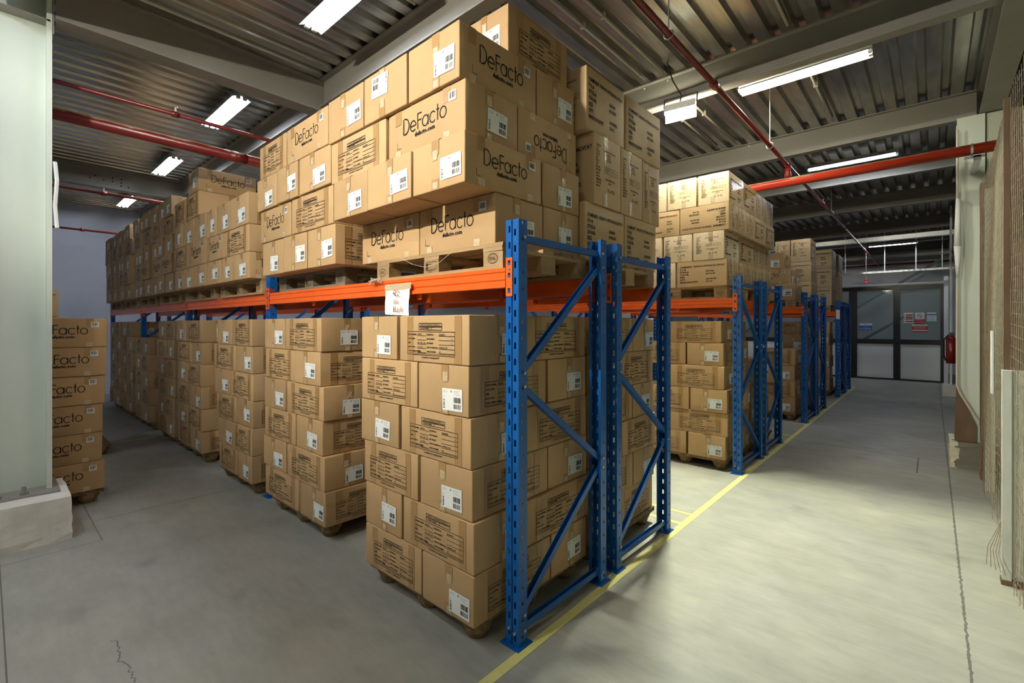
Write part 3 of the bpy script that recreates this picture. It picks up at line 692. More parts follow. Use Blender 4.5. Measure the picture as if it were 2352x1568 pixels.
MB().tube((.015, -.02, 2.55), (.02, -.02, 3.1), .034, 'white', 10, .02).tube((.015, -.02, 2.55), (.015, -.02, 2.2), .034, 'white', 10, .014).obj('wrapping', t, smooth=True)
o = MB().path([(-5.13, .42, 2.95), (-5.115, .43, 2.8), (-5.125, .42, 2.6), (-5.10, .43, 2.42)], .014, 'white', 6).obj('rag_strip'); o.location = (-.11, -.045, 0)
tag(o, 'grey rag strip hanging from the pale column', 'rag')

# ------------------------------------------------------------------ lamps
def tube_lamp(x0, y, z, tube, label, L=1.2, rods=0):
    x0 *= 1.0154; y *= 1.0154
    t = empty('tube_light', (x0, y, z)); tag(t, label, 'lamp', 'tube lights under the steel deck')
    m = MB(); m.extr([(-.035, .055), (.035, .055), (.035, .02), (.10, -.015), (.10, -.019), (.03, .012), (-.03, .012), (-.10, -.019), (-.10, -.015), (-.035, .02)], 'x', 0, L, 'lamp'); m.obj('reflector', t)
    for s_ in (-1, 1): MB().tube((.03, s_ * .034, -.006), (L - .03, s_ * .034, -.006), .013, tube, 8).obj('fluorescent_tube', t, smooth=True)
    for xx in (.0, L - .03):
        MB().box(xx, xx + .03, -.055, -.013, -.022, .012, 'lamp').box(xx, xx + .03, .013, .055, -.022, .012, 'lamp').obj('tube_holder', t)
    for i in range(2): MB().tube((L * (.25 + .5 * i), 0, .055), (L * (.25 + .5 * i), 0, 4.42 - z), .004, 'bolt', 5).obj('suspension_rod', t)
    return t
Z = 4.29
tube_lamp(-4.07, 1.9, Z, 'tubecool', 'twin tube light over the front rack beside the first deck girder')
tube_lamp(-7.08, 1.96, Z, 'tubecool', 'twin tube light crossed by the thin red sprinkler pipe')
tube_lamp(-9.98, 1.99, Z, 'tubecool', 'twin tube light beyond the thick red pipe')
tube_lamp(-13.3, 2.0, Z, 'tubecool', 'twin tube light next to the lilac wall')
tube_lamp(-1.61, 5.62, Z, 'tubewarm', 'long warm tube light between the first two cross beams')
tube_lamp(-1.57, 9.2, Z, 'tubecool', 'tube light above the crossing thick red pipe')
tube_lamp(-1.365, 16.74, 3.9, 'tubecool', 'small distant tube light hanging before the glazed partition', L=1.08)
for i, (x, y, c) in enumerate(((-1.1, -.9, 'tubewarm'), (-4.5, -.7, 'tubecool'), (-3.1, -.75, 'tubecool'), (-4.5, -1.4, 'tubecool'), (-3.6, -3.5, 'tubewarm'), (-7.5, 14.2, 'tubecool'), (-5.2, 16.7, 'tubecool'), (-8, -2.0, 'tubecool'), (-4.6, 5.9, 'tubecool'), (-8.2, 6.3, 'tubecool'), (-5.0, 9.0, 'tubecool'), (-12.6, 6.3, 'tubecool'))):  # unseen tubes, some added to brighten the column, near floor and partition
    tube_lamp(x, y, Z, c, ['tube light over the near end of the open aisle', 'added unseen tube light over the floor beside the pale column', 'added unseen tube light over the floor facing the front rack', 'added unseen tube light parallel to the one beside the pale column', 'second added unseen tube light facing the front rack', 'added hidden tube light above the far end of the racks', 'added hidden tube light over the glazed partition beyond the racks', 'tube light beyond the pale column', 'tube light above the second double rack', 'tube light deep above the second double rack', 'tube light above the third rack', 'tube light near the lilac wall over the second rack'][i])
# hanging work lamps: a deep-sided reflector around two bright panels
def work_lamp(loc, rx, rz, label, sd=.05, back=True, k='flood', cable=.5):
    t = empty('work_lamp', loc); t.rotation_euler = (math.radians(rx), 0, math.radians(rz)); tag(t, label, 'lamp')
    MB().box(-.15, .15, -.03, .028, .012, .05, 'black').box(-.16, .16, .021, .025, -.125, .05, 'lamp').box(-.16, .16, -.035, -.03, -.02, .05, 'lamp').box(-.16, -.155, -.03, .021, -sd, .05, 'lamp').box(.155, .16, -.03, .021, -sd, .05, 'lamp').obj('housing', t)
    MB().box(-.145, -.005, -.015, .015, .004, .011, k).box(.005, .145, -.015, .015, .004, .011, k).obj('lit_panel', t)
    if back: MB().box(-.14, .14, .027, .034, -.11, -.04, 'addedfill').box(-.15, .15, .0255, .045, -.04, .0, 'black').obj('added_fill_panel', t)  # added glowing strip, lights the upper cartons of the third rack
    MB().path([(-.17, 0, .03), (-.17, .02, .13), (.17, .02, .13), (.17, 0, .03)], .007, 'cable').obj('bracket', t)
    if back: MB().path([(0, .0, .06), (.02, -.03, .12), (-.06, -.06, .28), (-.12, -.08, cable)], .007, 'cable').obj('power_cable', t)
    return t
work_lamp((-2.0, 4.92, 3.95), 0, 7, 'bright white work lamp hanging from the first cross beam')
work_lamp((-2.3, -1.6, 3.9), -55, 180, 'work lamp over the floor facing the front rack, away from the racks', sd=.12, back=False, k='flood2')

# ------------------------------------------------------------------ racks
PW = .087
def post_mesh(k='blue', dep=.068, Hh=2.19):
    """C section post, slotted face on -Y, open towards +Y, standing at its corner (x 0..PW, y 0..dep)"""
    m = MB(); t = .003
    cols = [(0, .018, 0), (.018, .030, 1), (.030, .038, 0), (.038, .049, 2), (.049, .057, 0), (.057, .069, 1), (.069, PW, 0)]
    pit = .083
    for a, b, c in cols:
        if c == 0: m.box(a, b, 0, t, 0, Hh, k)
        elif c == 2: m.box(a, b, .006, .009, 0, Hh, k); m.box(a - .001, a + .001, 0, .009, 0, Hh, k); m.box(b - .001, b + .001, 0, .009, 0, Hh, k)
        else:
            z = 0; off = .05 if a < .03 else .03
            z0 = 0; z1 = off
            while z1 < Hh:
                m.box(a, b, 0, t, z0, z1, k); z0 = z1 + .034; z1 = z0 + pit - .034
            m.box(a, b, 0, t, min(z0, Hh), Hh, k)
    for x0, x1 in ((0, t), (PW - t, PW)):
        m.box(x0, x1, t, .026, 0, Hh, k); m.box(x0, x1, .037, dep, 0, Hh, k); z0 = 0; z1 = .04
        while z1 < Hh: m.box(x0, x1, .026, .037, z0, z1, k); z0 = z1 + .016; z1 = z0 + .0425 * 2 - .016
        m.box(x0, x1, .026, .037, min(z0, Hh), Hh, k)
    m.box(t, .02, dep - t, dep, 0, Hh, k); m.box(PW - .02, PW - t, dep - t, dep, 0, Hh, k)
    return m.mesh('upright_post')
POST = post_mesh()
FOOT = MB().box(-.02, PW + .02, -.025, .09, 0, .006, 'blue').mesh('foot_plate')
BOLT = MB().tube((0, 0, 0), (.008, 0, 0), .0085, 'bolt', 8).mesh('bolt')
def channel(a, b, w_=.018, d_=.034):
    m = MB(); a = Vector(a); b = Vector(b); dv = (b - a); L = dv.length; T = Matrix.Translation(a) @ dv.to_track_quat('Y', 'X').to_matrix().to_4x4()
    prof = [(-w_, -w_ * .9), (w_, -w_ * .9), (w_, -w_ * .75), (-w_ * .8, -w_ * .75), (-w_ * .8, w_ * .75), (w_, w_ * .75), (w_, w_ * .9), (-w_, w_ * .9)]
    m.extr(prof, 'y', 0, L, 'blue', T=T); return m
def frame_unit(x, y0, D, label, flipz=False, bolts=True, group=None):
    """upright frame: two posts D apart with braces; x = its lower x"""
    t = empty('upright_frame', (x, y0, 0)); tag(t, label, 'rack frame', group)
    link('upright_post', POST, t)
    o = link('upright_post', POST, t, (PW, D, 0)); o.rotation_euler.z = PI
    for yy in (0, D - .065): link('foot_plate', FOOT, t, (0, yy, 0))
    cx = PW * .5; ya, yb = .075, D - .075
    zs = [(ya, 2.10, yb, 2.10), (yb, 2.01, ya, 1.40), (ya, 1.33, yb, .80), (yb, .74, ya, .155), (ya, .075, yb, .075)]
    if flipz: zs = [(ya, 2.10, yb, 2.10), (ya, 2.01, yb, 1.40), (yb, 1.33, ya, .80), (ya, .74, yb, .155), (ya, .075, yb, .075)]
    for a, z0, b, z1 in zs:
        channel((cx + .008, a - .02 if a == ya else a + .02, z0), (cx + .008, b + .02 if b == yb else b - .02, z1)).obj('brace', t)
        if bolts:
            for yy, zz in ((a, z0), (b, z1)): link('bolt', BOLT, t, (PW - .001, .045 if yy == ya else D - .045, zz))
    if bolts:
        BF = MB().tube((0, -.008, 0), (0, 0, 0), .0085, 'bolt', 8)
        me = BF.mesh('bolt')
        link('bolt', me, t, (.024, 0, .085)); link('bolt', me, t, (.063, 0, .07))
    return t
def beam_mesh(L):
    m = MB(); p = [(0, .103), (.045, .103), (.045, 0), (0, 0), (0, .022), (.006, .028), (.006, .036), (0, .042), (0, .064), (.006, .070), (.006, .078), (0, .084)]
    m.extr([(a, b) for a, b in p], 'x', 0, L, 'orange'); return m.mesh('pallet_beam')
def plate_mesh():
    m = MB(); t = .004
    m.box(0, .012, -t, 0, 0, .2, 'orange'); m.box(.03, .048, -t, 0, 0, .2, 'orange')
    z0 = 0
    for zz in (.028, .108, .172): m.box(.012, .03, -t, 0, z0, zz - .012, 'orange'); z0 = zz + .014
    m.box(.012, .03, -t, 0, z0, .2, 'orange')
    for zz in (.028, .108, .172): m.add([(.012, -t, zz - .012), (.03, -t, zz - .012), (.026, -t, zz + .002), (.016, -t, zz + .002)], [(0, 1, 2, 3)], 'blue')
    m.box(.044, .048, -t, .05, 0, .2, 'orange'); m.tube((.021, -t - .005, .142), (.021, -t, .142), .007, 'bolt', 8)
    return m.mesh('end_plate')
EP = plate_mesh()
def rack_beam(xa, xb, y, face_, label, group):
    """beam from xa to xb; face_ -1: grooved side towards -Y, at y; +1: towards +Y"""
    t = empty('rack_beam', (xa, y, 1.843)); tag(t, label, 'rack beam', group)
    if face_ > 0: t.rotation_euler.z = PI; t.location.x = xb
    L = xb - xa
    o = link('beam_profile', beam_mesh(L), t, (0, .0, 0))
    p = link('end_plate', EP, t, (-.048, 0, -.048)); q = link('end_plate', EP, t, (L + .048, 0, -.048)); q.scale.x = -1
    return t
PX = [-1.655, -4.79, -7.545, -10.27, -13.22]
ROWS = [('front rack', 1.806, .862, False), ('second rack', 2.805, .862, False), ('third rack', 5.53, .88, True), ('fourth rack', 6.56, .88, False), ('fifth rack', 9.16, .9, True), ('sixth rack', 10.2, .9, False), ('seventh rack', 12.9, .9, True), ('eighth rack', 13.95, .9, False)]
ONUM = ['aisle-end', 'second', 'third', 'fourth', 'fifth']
for ri, (nm, y0, D, fl) in enumerate(ROWS):
    nb = 5 if ri < 2 else 2
    for i in range(nb):
        frame_unit(PX[i], y0, D, 'blue %s upright frame of the %s, braced in a zigzag' % (ONUM[i], nm), fl, bolts=(i == 0), group='blue rack frames')
    for i in range(nb - 1):
        xa, xb = PX[i + 1] + PW, PX[i]
        rack_beam(xa, xb, y0 - .002, -1, 'orange beam on the aisle face of the %s, %s bay from the aisle' % (nm, ['first', 'second', 'third', 'fourth'][i]) if ri else 'orange beam along the face of the front rack, %s bay from the yellow line' % ['first', 'second', 'third', 'fourth'][i], 'orange rack beams')
        if ri < 3 or i == 0:
            rack_beam(xa, xb, y0 + D + .002, 1, 'orange beam on the inner face of the %s, %s bay from the yellow line' % (nm, ['first', 'second', 'third', 'fourth'][i]), 'orange rack beams')
for i, (x, ri) in enumerate(((-2.45, 0), (-3.9, 0), (-2.3, 1), (-3.6, 1), (-2.3, 2))):
    y0, D = ROWS[ri][1], ROWS[ri][2]
    o = MB().box(-.02, .02, .046, D - .046, 1.90, 1.94, 'orange').box(-.022, .022, .045, .049, 1.81, 1.94, 'orange').box(-.022, .022, D - .05, D - .046, 1.81, 1.94, 'orange').obj('support_bar', loc=(x, y0, 0))
    tag(o, ['orange support bar under the pallet nearest the paper note', 'orange support bar under the dark grey pallet', 'orange support bar in the second rack, first from the aisle', 'orange support bar in the second rack, second from the aisle', 'orange support bar of the third rack under the pale cartons'][i], 'support bar')

# ------------------------------------------------------------------ pallets
def board(x0, x1, y0, y1, z0, z1, k, seed=0):
    r = random.Random(seed); m = MB(); e = .003
    j = lambda: r.uniform(-e, e)
    m.add([(x0 + j(), y0 + j(), z0), (x1 + j(), y0 + j(), z0), (x1 + j(), y1 + j(), z0), (x0 + j(), y1 + j(), z0), (x0 + j(), y0 + j(), z1), (x1 + j(), y0 + j(), z1), (x1 + j(), y1 + j(), z1), (x0 + j(), y1 + j(), z1)],
          [(0, 3, 2, 1), (4, 5, 6, 7), (0, 1, 5, 4), (1, 2, 6, 5), (2, 3, 7, 6), (3, 0, 4, 7)], k); return m
def epal(f, u, v, s_=1.0):
    f.arc((u, v), .036 * s_, .026 * s_, 0, 360, .003, 'ink', 0, 18); f.text('EPAL', u, v - .010 * s_, .028 * s_, 'ink', 'CENTER', sx=.8); return f
def wooden_pallet(k):
    t = empty('wooden_pallet', (0, 0, 0))
    n = 0
    for y0, w_ in ((0, .14), (.16, .10), (.35, .10), (.54, .10), (.66, .14)): board(-.6, .6, y0, y0 + w_, .122, .144, k, n).obj('deck_board', t); n += 1
    for x0, w_ in ((-.6, .145), (-.0725, .145), (.455, .145)): board(x0, x0 + w_, 0, .8, .100, .121, k, n).obj('cross_board', t); n += 1
    for y0, w_ in ((0, .1), (.33, .14), (.70, .1)):
        for x0 in (-.6, -.0725, .455):
            o = board(x0, x0 + .145, y0, y0 + w_, .022, .0995, k, n).obj('block', t); n += 1
            if y0 == 0:
                f = Flat()
                if x0 == -.0725:
                    f.frame(-.05, -.022, .05, .028, .002); f.quad(-.045, -.015, -.03, .02, 'ink'); f.text('IPPC', -.02, .008, .014); f.text('PL 0971', -.02, -.01, .012); f.text('3-09-11', -.03, -.036, .014)
                else: epal(f, 0, 0)
                a = f.mb.obj('stamp', o, (x0 + .0725, -.004, .061))
    for y0, w_ in ((0, .1), (.33, .14), (.70, .1)): board(-.6, .6, y0, y0 + w_, 0, .0215, k, n).obj('bottom_board', t); n += 1
    return t
def pressed_pallet():
    t = empty('pressed_wood_pallet', (0, 0, 0))
    MB().box(-.49, .49, 0, .98, .095, .128, 'fibre').obj('deck', t)
    for x in (-.40, 0, .40):
        for y in (.10, .49, .88): MB().tube((x, y, 0), (x, y, .094), .055, 'fibre', 14, .095).obj('foot', t, smooth=True)
    return t
PALS = {}
def pallet(kind, x, y, z, label):
    if kind not in PALS:
        o = pressed_pallet() if kind == 'p' else wooden_pallet('wood' if kind == 'w' else 'oldwood'); PALS[kind] = o
    else: o = dup(PALS[kind])
    o.location = (x, y, z)
    tag(o, label, 'pallet', 'pressed wood pallets on the floor' if kind == 'p' else 'wooden pallets on the rack beams'); return o
ZB = 1.9465
ORDN = ['first', 'second', 'third', 'fourth', 'fifth', 'sixth', 'seventh', 'eighth']
for i, (x, k) in enumerate(((-2.30, 'w'), (-3.94, 'o'), (-5.42, 'w'), (-6.82, 'w'), (-8.2, 'w'), (-9.56, 'w'), (-10.96, 'w'), (-12.36, 'w'))):
    pallet(k, x, 1.83 if i < 2 else 1.78, ZB, ['pale wooden pallet with oval stamps, front rack, above the paper note', 'dark grey weathered wooden pallet on the front rack'][i] if i < 2 else 'wooden pallet under the %s carton load from the aisle, front rack' % ORDN[i])
for i, (x, y) in enumerate(((-2.30, 2.84), (-3.7, 2.84), (-2.32, 5.55), (-3.6, 5.55), (-2.32, 6.6), (-2.35, 9.2), (-2.35, 10.25), (-2.35, 12.95), (-2.35, 14.0))):
    pallet('w', x, y, ZB, 'wooden pallet on the beams of the %s' % ['second rack at the aisle end', 'second rack, inner load', 'third rack at the aisle end', 'third rack, inner load', 'fourth rack', 'fifth rack', 'sixth rack', 'seventh rack', 'eighth rack'][i])
LOW = [(-2.22, 1.66), (-3.94, 1.72), (-5.34, 1.72), (-6.9, 1.72), (-8.06, 1.72), (-9.5, 1.72), (-10.8, 1.72), (-11.85, 1.72)]
for i, (x, y) in enumerate(LOW): pallet('p', x, y, 0, 'pressed wood pallet with round feet under the %s floor load, front rack' % ORDN[i])
for i, (x, y) in enumerate(((-2.23, 2.76), (-2.22, 5.53), (-2.22, 6.6), (-2.24, 9.22), (-2.24, 10.25), (-2.24, 12.95), (-6.27, -.24))):
    pallet('p', x, y, 0, ['pressed wood pallet with round feet on the floor of the %s' % n_ for n_ in ('second rack', 'third rack', 'fourth rack', 'fifth rack', 'sixth rack', 'seventh rack')][i] if i < 6 else 'pressed wood pallet under the logo cartons behind the pale column plinth')

# ------------------------------------------------------------------ cartons, front rack, floor level
S1 = [[.13, .392, [[-2.709, -2.135, 1.62, 2.02, 'A'], [-2.119, -1.696, 1.62, 2.253, 'LA'], [-2.296, -1.696, 2.258, 2.64, '>L']]],
[.392, .654, [[-2.709, -2.312, 1.62, 2.22, 'L'], [-2.304, -1.699, 1.62, 2.03, 'A'], [-2.099, -1.699, 2.035, 2.67, '>A']]],
[.654, .916, [[-2.725, -2.155, 1.62, 2.02, 'A'], [-2.143, -1.718, 1.62, 2.257, 'LA'], [-2.318, -1.718, 2.262, 2.68, '>L']]],
[.916, 1.178, [[-2.756, -2.343, 1.62, 2.22, 'L'], [-2.325, -1.724, 1.62, 2.044, 'A'], [-2.124, -1.724, 2.049, 2.68, '>A']]],
[1.178, 1.44, [[-2.746, -2.163, 1.62, 2.02, 'A'], [-2.151, -1.731, 1.62, 2.261, 'LA'], [-2.331, -1.731, 2.266, 2.68, '>L']]],
[1.44, 1.702, [[-2.762, -2.36, 1.62, 2.22, 'L'], [-2.334, -1.728, 1.62, 2.057, 'A'], [-2.128, -1.728, 2.062, 2.68, '>A']]]]
S2 = [[.13, .392, [[-4.514, -3.829, 1.69, 2.09, 'A'], [-3.805, -3.369, 1.69, 2.29, 'LA']]],
[.392, .654, [[-4.544, -4.06, 1.69, 2.29, 'L'], [-4.035, -3.382, 1.69, 2.09, 'A'], [-3.8, -3.382, 2.095, 2.69, '>A']]],
[.654, .916, [[-4.514, -3.893, 1.69, 2.09, 'A'], [-3.877, -3.416, 1.69, 2.29, 'LA']]],
[.916, 1.178, [[-4.534, -4.078, 1.69, 2.29, 'L'], [-4.069, -3.409, 1.69, 2.09, 'A'], [-3.8, -3.409, 2.095, 2.69, '>A']]],
[1.178, 1.44, [[-4.514, -3.926, 1.69, 2.09, 'A'], [-3.91, -3.451, 1.69, 2.29, 'LA']]],
[1.44, 1.702, [[-4.534, -4.113, 1.69, 2.29, 'L'], [-4.086, -3.444, 1.69, 2.09, 'A'], [-3.84, -3.444, 2.095, 2.69, '>A']]]]
S3 = [[.13, .392, [[-5.75, -5.21, 1.69, 2.09, 'A'], [-5.185, -4.81, 1.69, 2.29, 'LA']]],
[.392, .654, [[-5.807, -5.322, 1.69, 2.29, 'L'], [-5.316, -4.81, 1.69, 2.09, 'A']]],
[.654, .916, [[-5.851, -5.234, 1.69, 2.09, 'A'], [-5.228, -4.81, 1.69, 2.29, 'LA']]],
[.916, 1.178, [[-5.895, -5.437, 1.69, 2.29, 'L'], [-5.424, -4.81, 1.69, 2.09, 'A']]],
[1.178, 1.44, [[-5.96, -5.272, 1.69, 2.09, 'A'], [-5.234, -4.81, 1.69, 2.29, 'LA']]],
[1.44, 1.702, [[-5.822, -5.373, 1.69, 2.29, 'L'], [-5.347, -4.81, 1.69, 2.09, 'A']]]]
G1 = 'cartons stacked on the floor under the front rack'
for i, st in enumerate((S1, S2, S3)): build_stack(st, 'G', '%s floor load, front rack' % ORDN[i], G1)
for i, (a, b, n) in enumerate(((-7.43, -6.37, 6), (-8.49, -7.59, 6), (-9.99, -9.02, 5), (-11.1, -10.3, 6), (-12.4, -11.3, 6))):
    build_stack(pin(a, b, 1.69, .13, n, follow=False), 'G', '%s floor load, front rack' % ORDN[i + 3], G1)
# ------------------------------------------------------------------ cartons, front rack, beam level
U1 = [[2.09, 2.378, [[-3.15, -2.467, 1.855, 2.255, 'D'], [-2.463, -1.778, 1.855, 2.283, 'D'], [-2.378, -1.778, 2.288, 2.67, '>L']]],
[2.378, 2.65, [[-3.154, -2.71, 1.63, 2.23, 'L'], [-2.7, -2.225, 1.63, 2.23, 'L'], [-2.217, -1.774, 1.63, 2.269, 'LD'], [-2.374, -1.774, 2.274, 2.67, '>L']]],
[2.65, 2.937, [[-3.224, -2.53, 1.66, 2.06, 'A'], [-2.52, -1.806, 1.66, 2.078, 'D'], [-2.206, -1.806, 2.083, 2.69, '>Dv']]],
[2.937, 3.24, [[-3.237, -2.769, 1.64, 2.24, 'L'], [-2.758, -2.285, 1.64, 2.24, 'Lv'], [-2.276, -1.824, 1.64, 2.28, 'LD'], [-2.424, -1.824, 2.285, 2.69, '>L']]],
[3.24, 3.545, [[-2.23, -1.858, 2.05, 2.66, 'LA']]]]
U2 = [[2.09, 2.388, [[-4.574, -4.139, 1.69, 2.29, 'L'], [-4.121, -3.682, 1.69, 2.29, 'L'], [-3.674, -3.231, 1.69, 2.29, 'LA']]],
[2.388, 2.675, [[-4.598, -3.952, 1.68, 2.08, 'D'], [-3.936, -3.25, 1.68, 2.08, 'A']]],
[2.675, 2.962, [[-4.626, -4.189, 1.66, 2.26, 'L'], [-4.18, -3.777, 1.66, 2.26, 'L'], [-3.761, -3.25, 1.66, 2.26, 'L']]],
[2.962, 3.25, [[-4.574, -3.997, 1.66, 2.06, 'A'], [-3.98, -3.276, 1.66, 2.06, 'D']]]]
U3 = [[2.09, 2.345, [[-6.09, -5.634, 1.66, 2.26, 'L'], [-5.627, -5.277, 1.66, 2.26, 'L'], [-5.271, -4.818, 1.66, 2.26, 'LD']]],
[2.345, 2.61, [[-6.059, -5.525, 1.66, 2.06, 'D'], [-5.511, -4.818, 1.66, 2.06, 'A']]],
[2.61, 2.915, [[-6.09, -5.747, 1.66, 2.26, 'L'], [-5.74, -5.341, 1.66, 2.26, 'L'], [-5.328, -4.818, 1.66, 2.26, 'LA']]]]
U4 = [[2.09, 2.345, [[-7.44, -7.06, 1.66, 2.26, 'L'], [-7.05, -6.6, 1.66, 2.26, 'L'], [-6.59, -6.13, 1.66, 2.26, 'L']]],
[2.345, 2.63, [[-7.46, -6.80, 1.66, 2.06, 'A'], [-6.79, -6.12, 1.66, 2.06, 'D']]],
[2.63, 2.93, [[-7.443, -7.05, 1.66, 2.26, 'L'], [-7.04, -6.62, 1.66, 2.26, 'L'], [-6.61, -6.13, 1.66, 2.26, 'L']]],
[2.93, 3.22, [[-7.46, -6.96, 1.66, 2.06, 'A'], [-6.95, -6.38, 1.66, 2.3, 'A']]],
[3.22, 3.49, [[-6.80, -6.38, 1.66, 2.30, 'LD']]]]
def urow(xa, xb, codes, z, h, k):
    n = len(codes); w_ = (xb - xa) / n; return [z, z + h, [[xa + w_ * i, xa + w_ * (i + 1) - .01, 1.66 + .015 * ((i * 7 + int(z * 10)) % 3), 1.66 + .02 + (.6 if c[0] == 'L' else .4), c] for i, c in enumerate(codes)]]
def ustack(xa, xb, pats): return [urow(xa + .02 * (i % 2), xb - .03 * (i % 3), p_, 2.09 + i * .26, .26, i) for i, p_ in enumerate(pats)]
U5 = ustack(-8.86, -7.56, (['L', 'L', 'L'], ['D', 'D'], ['L', 'L', 'LA'], ['A', 'A'], ['L', 'L', 'L']))
U6 = ustack(-10.12, -8.86, (['L', 'L', 'L'], ['A', 'D'], ['L', 'L', 'LA'], ['A', 'A'], ['L', 'L', 'L']))
U7 = ustack(-11.55, -10.3, (['L', 'L', 'L'], ['A', 'A'], ['L', 'L', 'L'], ['A', 'A'], ['L', 'L', 'L']))
U8 = ustack(-12.9, -11.6, (['L', 'L', 'L'], ['A', 'A'], ['L', 'L', 'L'], ['A', 'A'], ['L', 'L']))
G2 = 'cartons on the beams of the front rack'
for i, st in enumerate((U1, U2, U3, U4, U5, U6, U7, U8)): build_stack(st, 'G', '%s beam load, front rack' % ORDN[i], G2)
# ------------------------------------------------------------------ second rack
build_stack([[z0, z1, [[b[0], b[1], b[2] + 1.11, b[3] + 1.11, b[4]] for b in bs if b[4][0] != 'A' or b[1] > -2]] for z0, z1, bs in pin(-2.76, -1.74, 1.66, .13, 6, start=1, depth=.98)], 'G', 'floor load, second rack', 'cartons stacked on the floor under the second rack')
build_stack([[2.09, 2.49, [[-2.35, -1.75, 2.69, 3.25, '>F'], [-2.35, -1.75, 3.26, 3.81, '>F']]],
 [2.49, 2.99, [[-2.33, -1.74, 2.80, 3.18, '>M'], [-2.33, -1.75, 3.19, 3.555, '>M'], [-2.33, -1.76, 3.565, 3.89, '>M']]],
 [2.99, 3.42, [[-2.13, -1.75, 2.72, 3.26, '>F'], [-2.13, -1.75, 3.28, 3.89, '>F']]]], 'F', 'beam load, second rack', 'fashion cartons on the second rack')
build_stack([[z0, z1, bs[:2]] for z0, z1, bs in pin(-4.5, -3.45, 2.79, .13, 6, start=1, follow=False)], 'G', 'inner floor load, second rack', 'cartons stacked on the floor under the second rack')
pallet('p', -3.98, 2.82, 0, 'pressed wood pallet under the inner floor load of the second rack')
build_stack([[2.09, 2.49, [[-2.94, -2.37, 2.72, 3.24, 'F'], [-2.94, -2.37, 3.26, 3.80, '>F']]], [2.49, 2.99, [[-2.92, -2.35, 2.80, 3.24, 'F'], [-2.92, -2.35, 3.26, 3.85, '>F']]], [2.99, 3.42, [[-2.72, -2.15, 2.74, 3.26, 'F']]]], 'F', 'inner column, beam load, second rack', 'fashion cartons on the second rack')
# ------------------------------------------------------------------ third and fourth rack
G3 = 'cartons of the third and fourth racks'
N1 = [[.13, .392, [[-2.75, -2.165, 5.5, 5.9, 'A'], [-2.148, -1.72, 5.5, 6.1, 'LA'], [-2.3, -1.72, 6.11, 6.45, '>L']]],
[.392, .654, [[-2.37, -1.70, 5.5, 5.9, 'A'], [-2.1, -1.70, 5.91, 6.45, '>A']]],
[.654, .916, [[-2.75, -2.13, 5.5, 5.9, 'A'], [-2.12, -1.70, 5.5, 6.1, 'LA'], [-2.3, -1.70, 6.11, 6.45, '>L']]],
[.916, 1.178, [[-2.36, -1.735, 5.5, 5.9, 'A'], [-2.13, -1.735, 5.91, 6.45, '>A']]],
[1.178, 1.44, [[-2.75, -2.175, 5.5, 5.9, 'A'], [-2.16, -1.74, 5.5, 6.1, 'LA'], [-2.3, -1.74, 6.11, 6.45, '>L']]],
[1.44, 1.69, [[-2.37, -1.765, 5.5, 5.9, 'A'], [-2.17, -1.765, 5.91, 6.45, '>A']]]]
build_stack(N1, 'G', 'floor load, third rack', G3)
build_stack([[r_[0], r_[1], r_[2][-2:]] for r_ in pin(-2.75, -1.78, 6.56, .13, 4, depth=.95)], 'G', 'floor load, fourth rack', G3)
N2 = [[2.09, 2.39, [[-2.66, -2.29, 5.5, 6.1, 'Mw'], [-2.28, -1.705, 5.5, 5.79, 'F']] + [[-2.28, -1.705, 5.8 + i * .33, 6.12 + i * .33, '>M'] for i in range(5)]],
[2.39, 2.71, [[-2.81, -2.46, 5.5, 6.1, 'Mw'], [-2.45, -2.097, 5.5, 6.1, 'Mw'], [-2.087, -1.733, 5.5, 6.06, 'Mw'], [-2.09, -1.733, 6.07, 6.66, '>F']] + [[-2.3, -1.74, 6.67 + i * .31, 6.97 + i * .31, '>M'] for i in range(3)]],
[2.71, 3.02, [[-2.62, -2.25, 5.5, 6.1, 'F'], [-2.24, -1.677, 5.5, 5.83, 'Fv']] + [[-2.24, -1.68, 5.84 + i * .33, 6.16 + i * .33, '>M'] for i in range(2)] + [[-2.03, -1.68, 6.51, 7.0, '>F'], [-2.03, -1.68, 7.01, 7.5, '>F']]],
[3.02, 3.365, [[-2.77, -2.41, 5.5, 6.1, 'Mw'], [-2.40, -2.046, 5.5, 6.1, 'Mw'], [-2.036, -1.686, 5.5, 6.05, 'Mw'], [-2.04, -1.69, 6.06, 6.62, '>F']] + [[-2.24, -1.70, 6.63 + i * .3, 6.92 + i * .3, '>M'] for i in range(3)]]]
build_stack(N2, 'F', 'beam load, third rack', 'fashion cartons on the third rack')
# ------------------------------------------------------------------ fifth to eighth rack
G4 = 'cartons in the far racks'
build_stack([[.13 + i * .272, .13 + (i + 1) * .272, [[-2.42, -1.75, 9.22, 9.62, 'A'] if i in (1,) else [-2.17 - (.25 if i == 3 else 0), -1.75, 9.22, 9.82, 'L' if i != 3 else 'A']]] for i in range(4)], 'G', 'floor load, fifth rack', G4)
build_stack([[r_[0], r_[1], r_[2][1:2]] for r_ in pin(-2.75, -1.76, 10.25, .13, 6, follow=False)], 'G', 'floor load, sixth rack', G4)
build_stack([[r_[0], r_[1], r_[2][1:2]] for r_ in pin(-2.75, -1.76, 12.95, .13, 6, follow=False)], 'G', 'floor load, seventh rack', G4)
build_stack([[2.09, 2.36, [[-2.35, -1.74, 9.2, 9.8, 'LA']]], [2.36, 2.62, [[-2.5, -1.83, 9.2, 9.6, 'D'], [-2.2, -1.83, 9.61, 10.0, '>L']]], [2.62, 2.90, [[-2.45, -1.92, 9.2, 9.8, 'L']]]], 'G', 'beam load, fifth rack', G4)
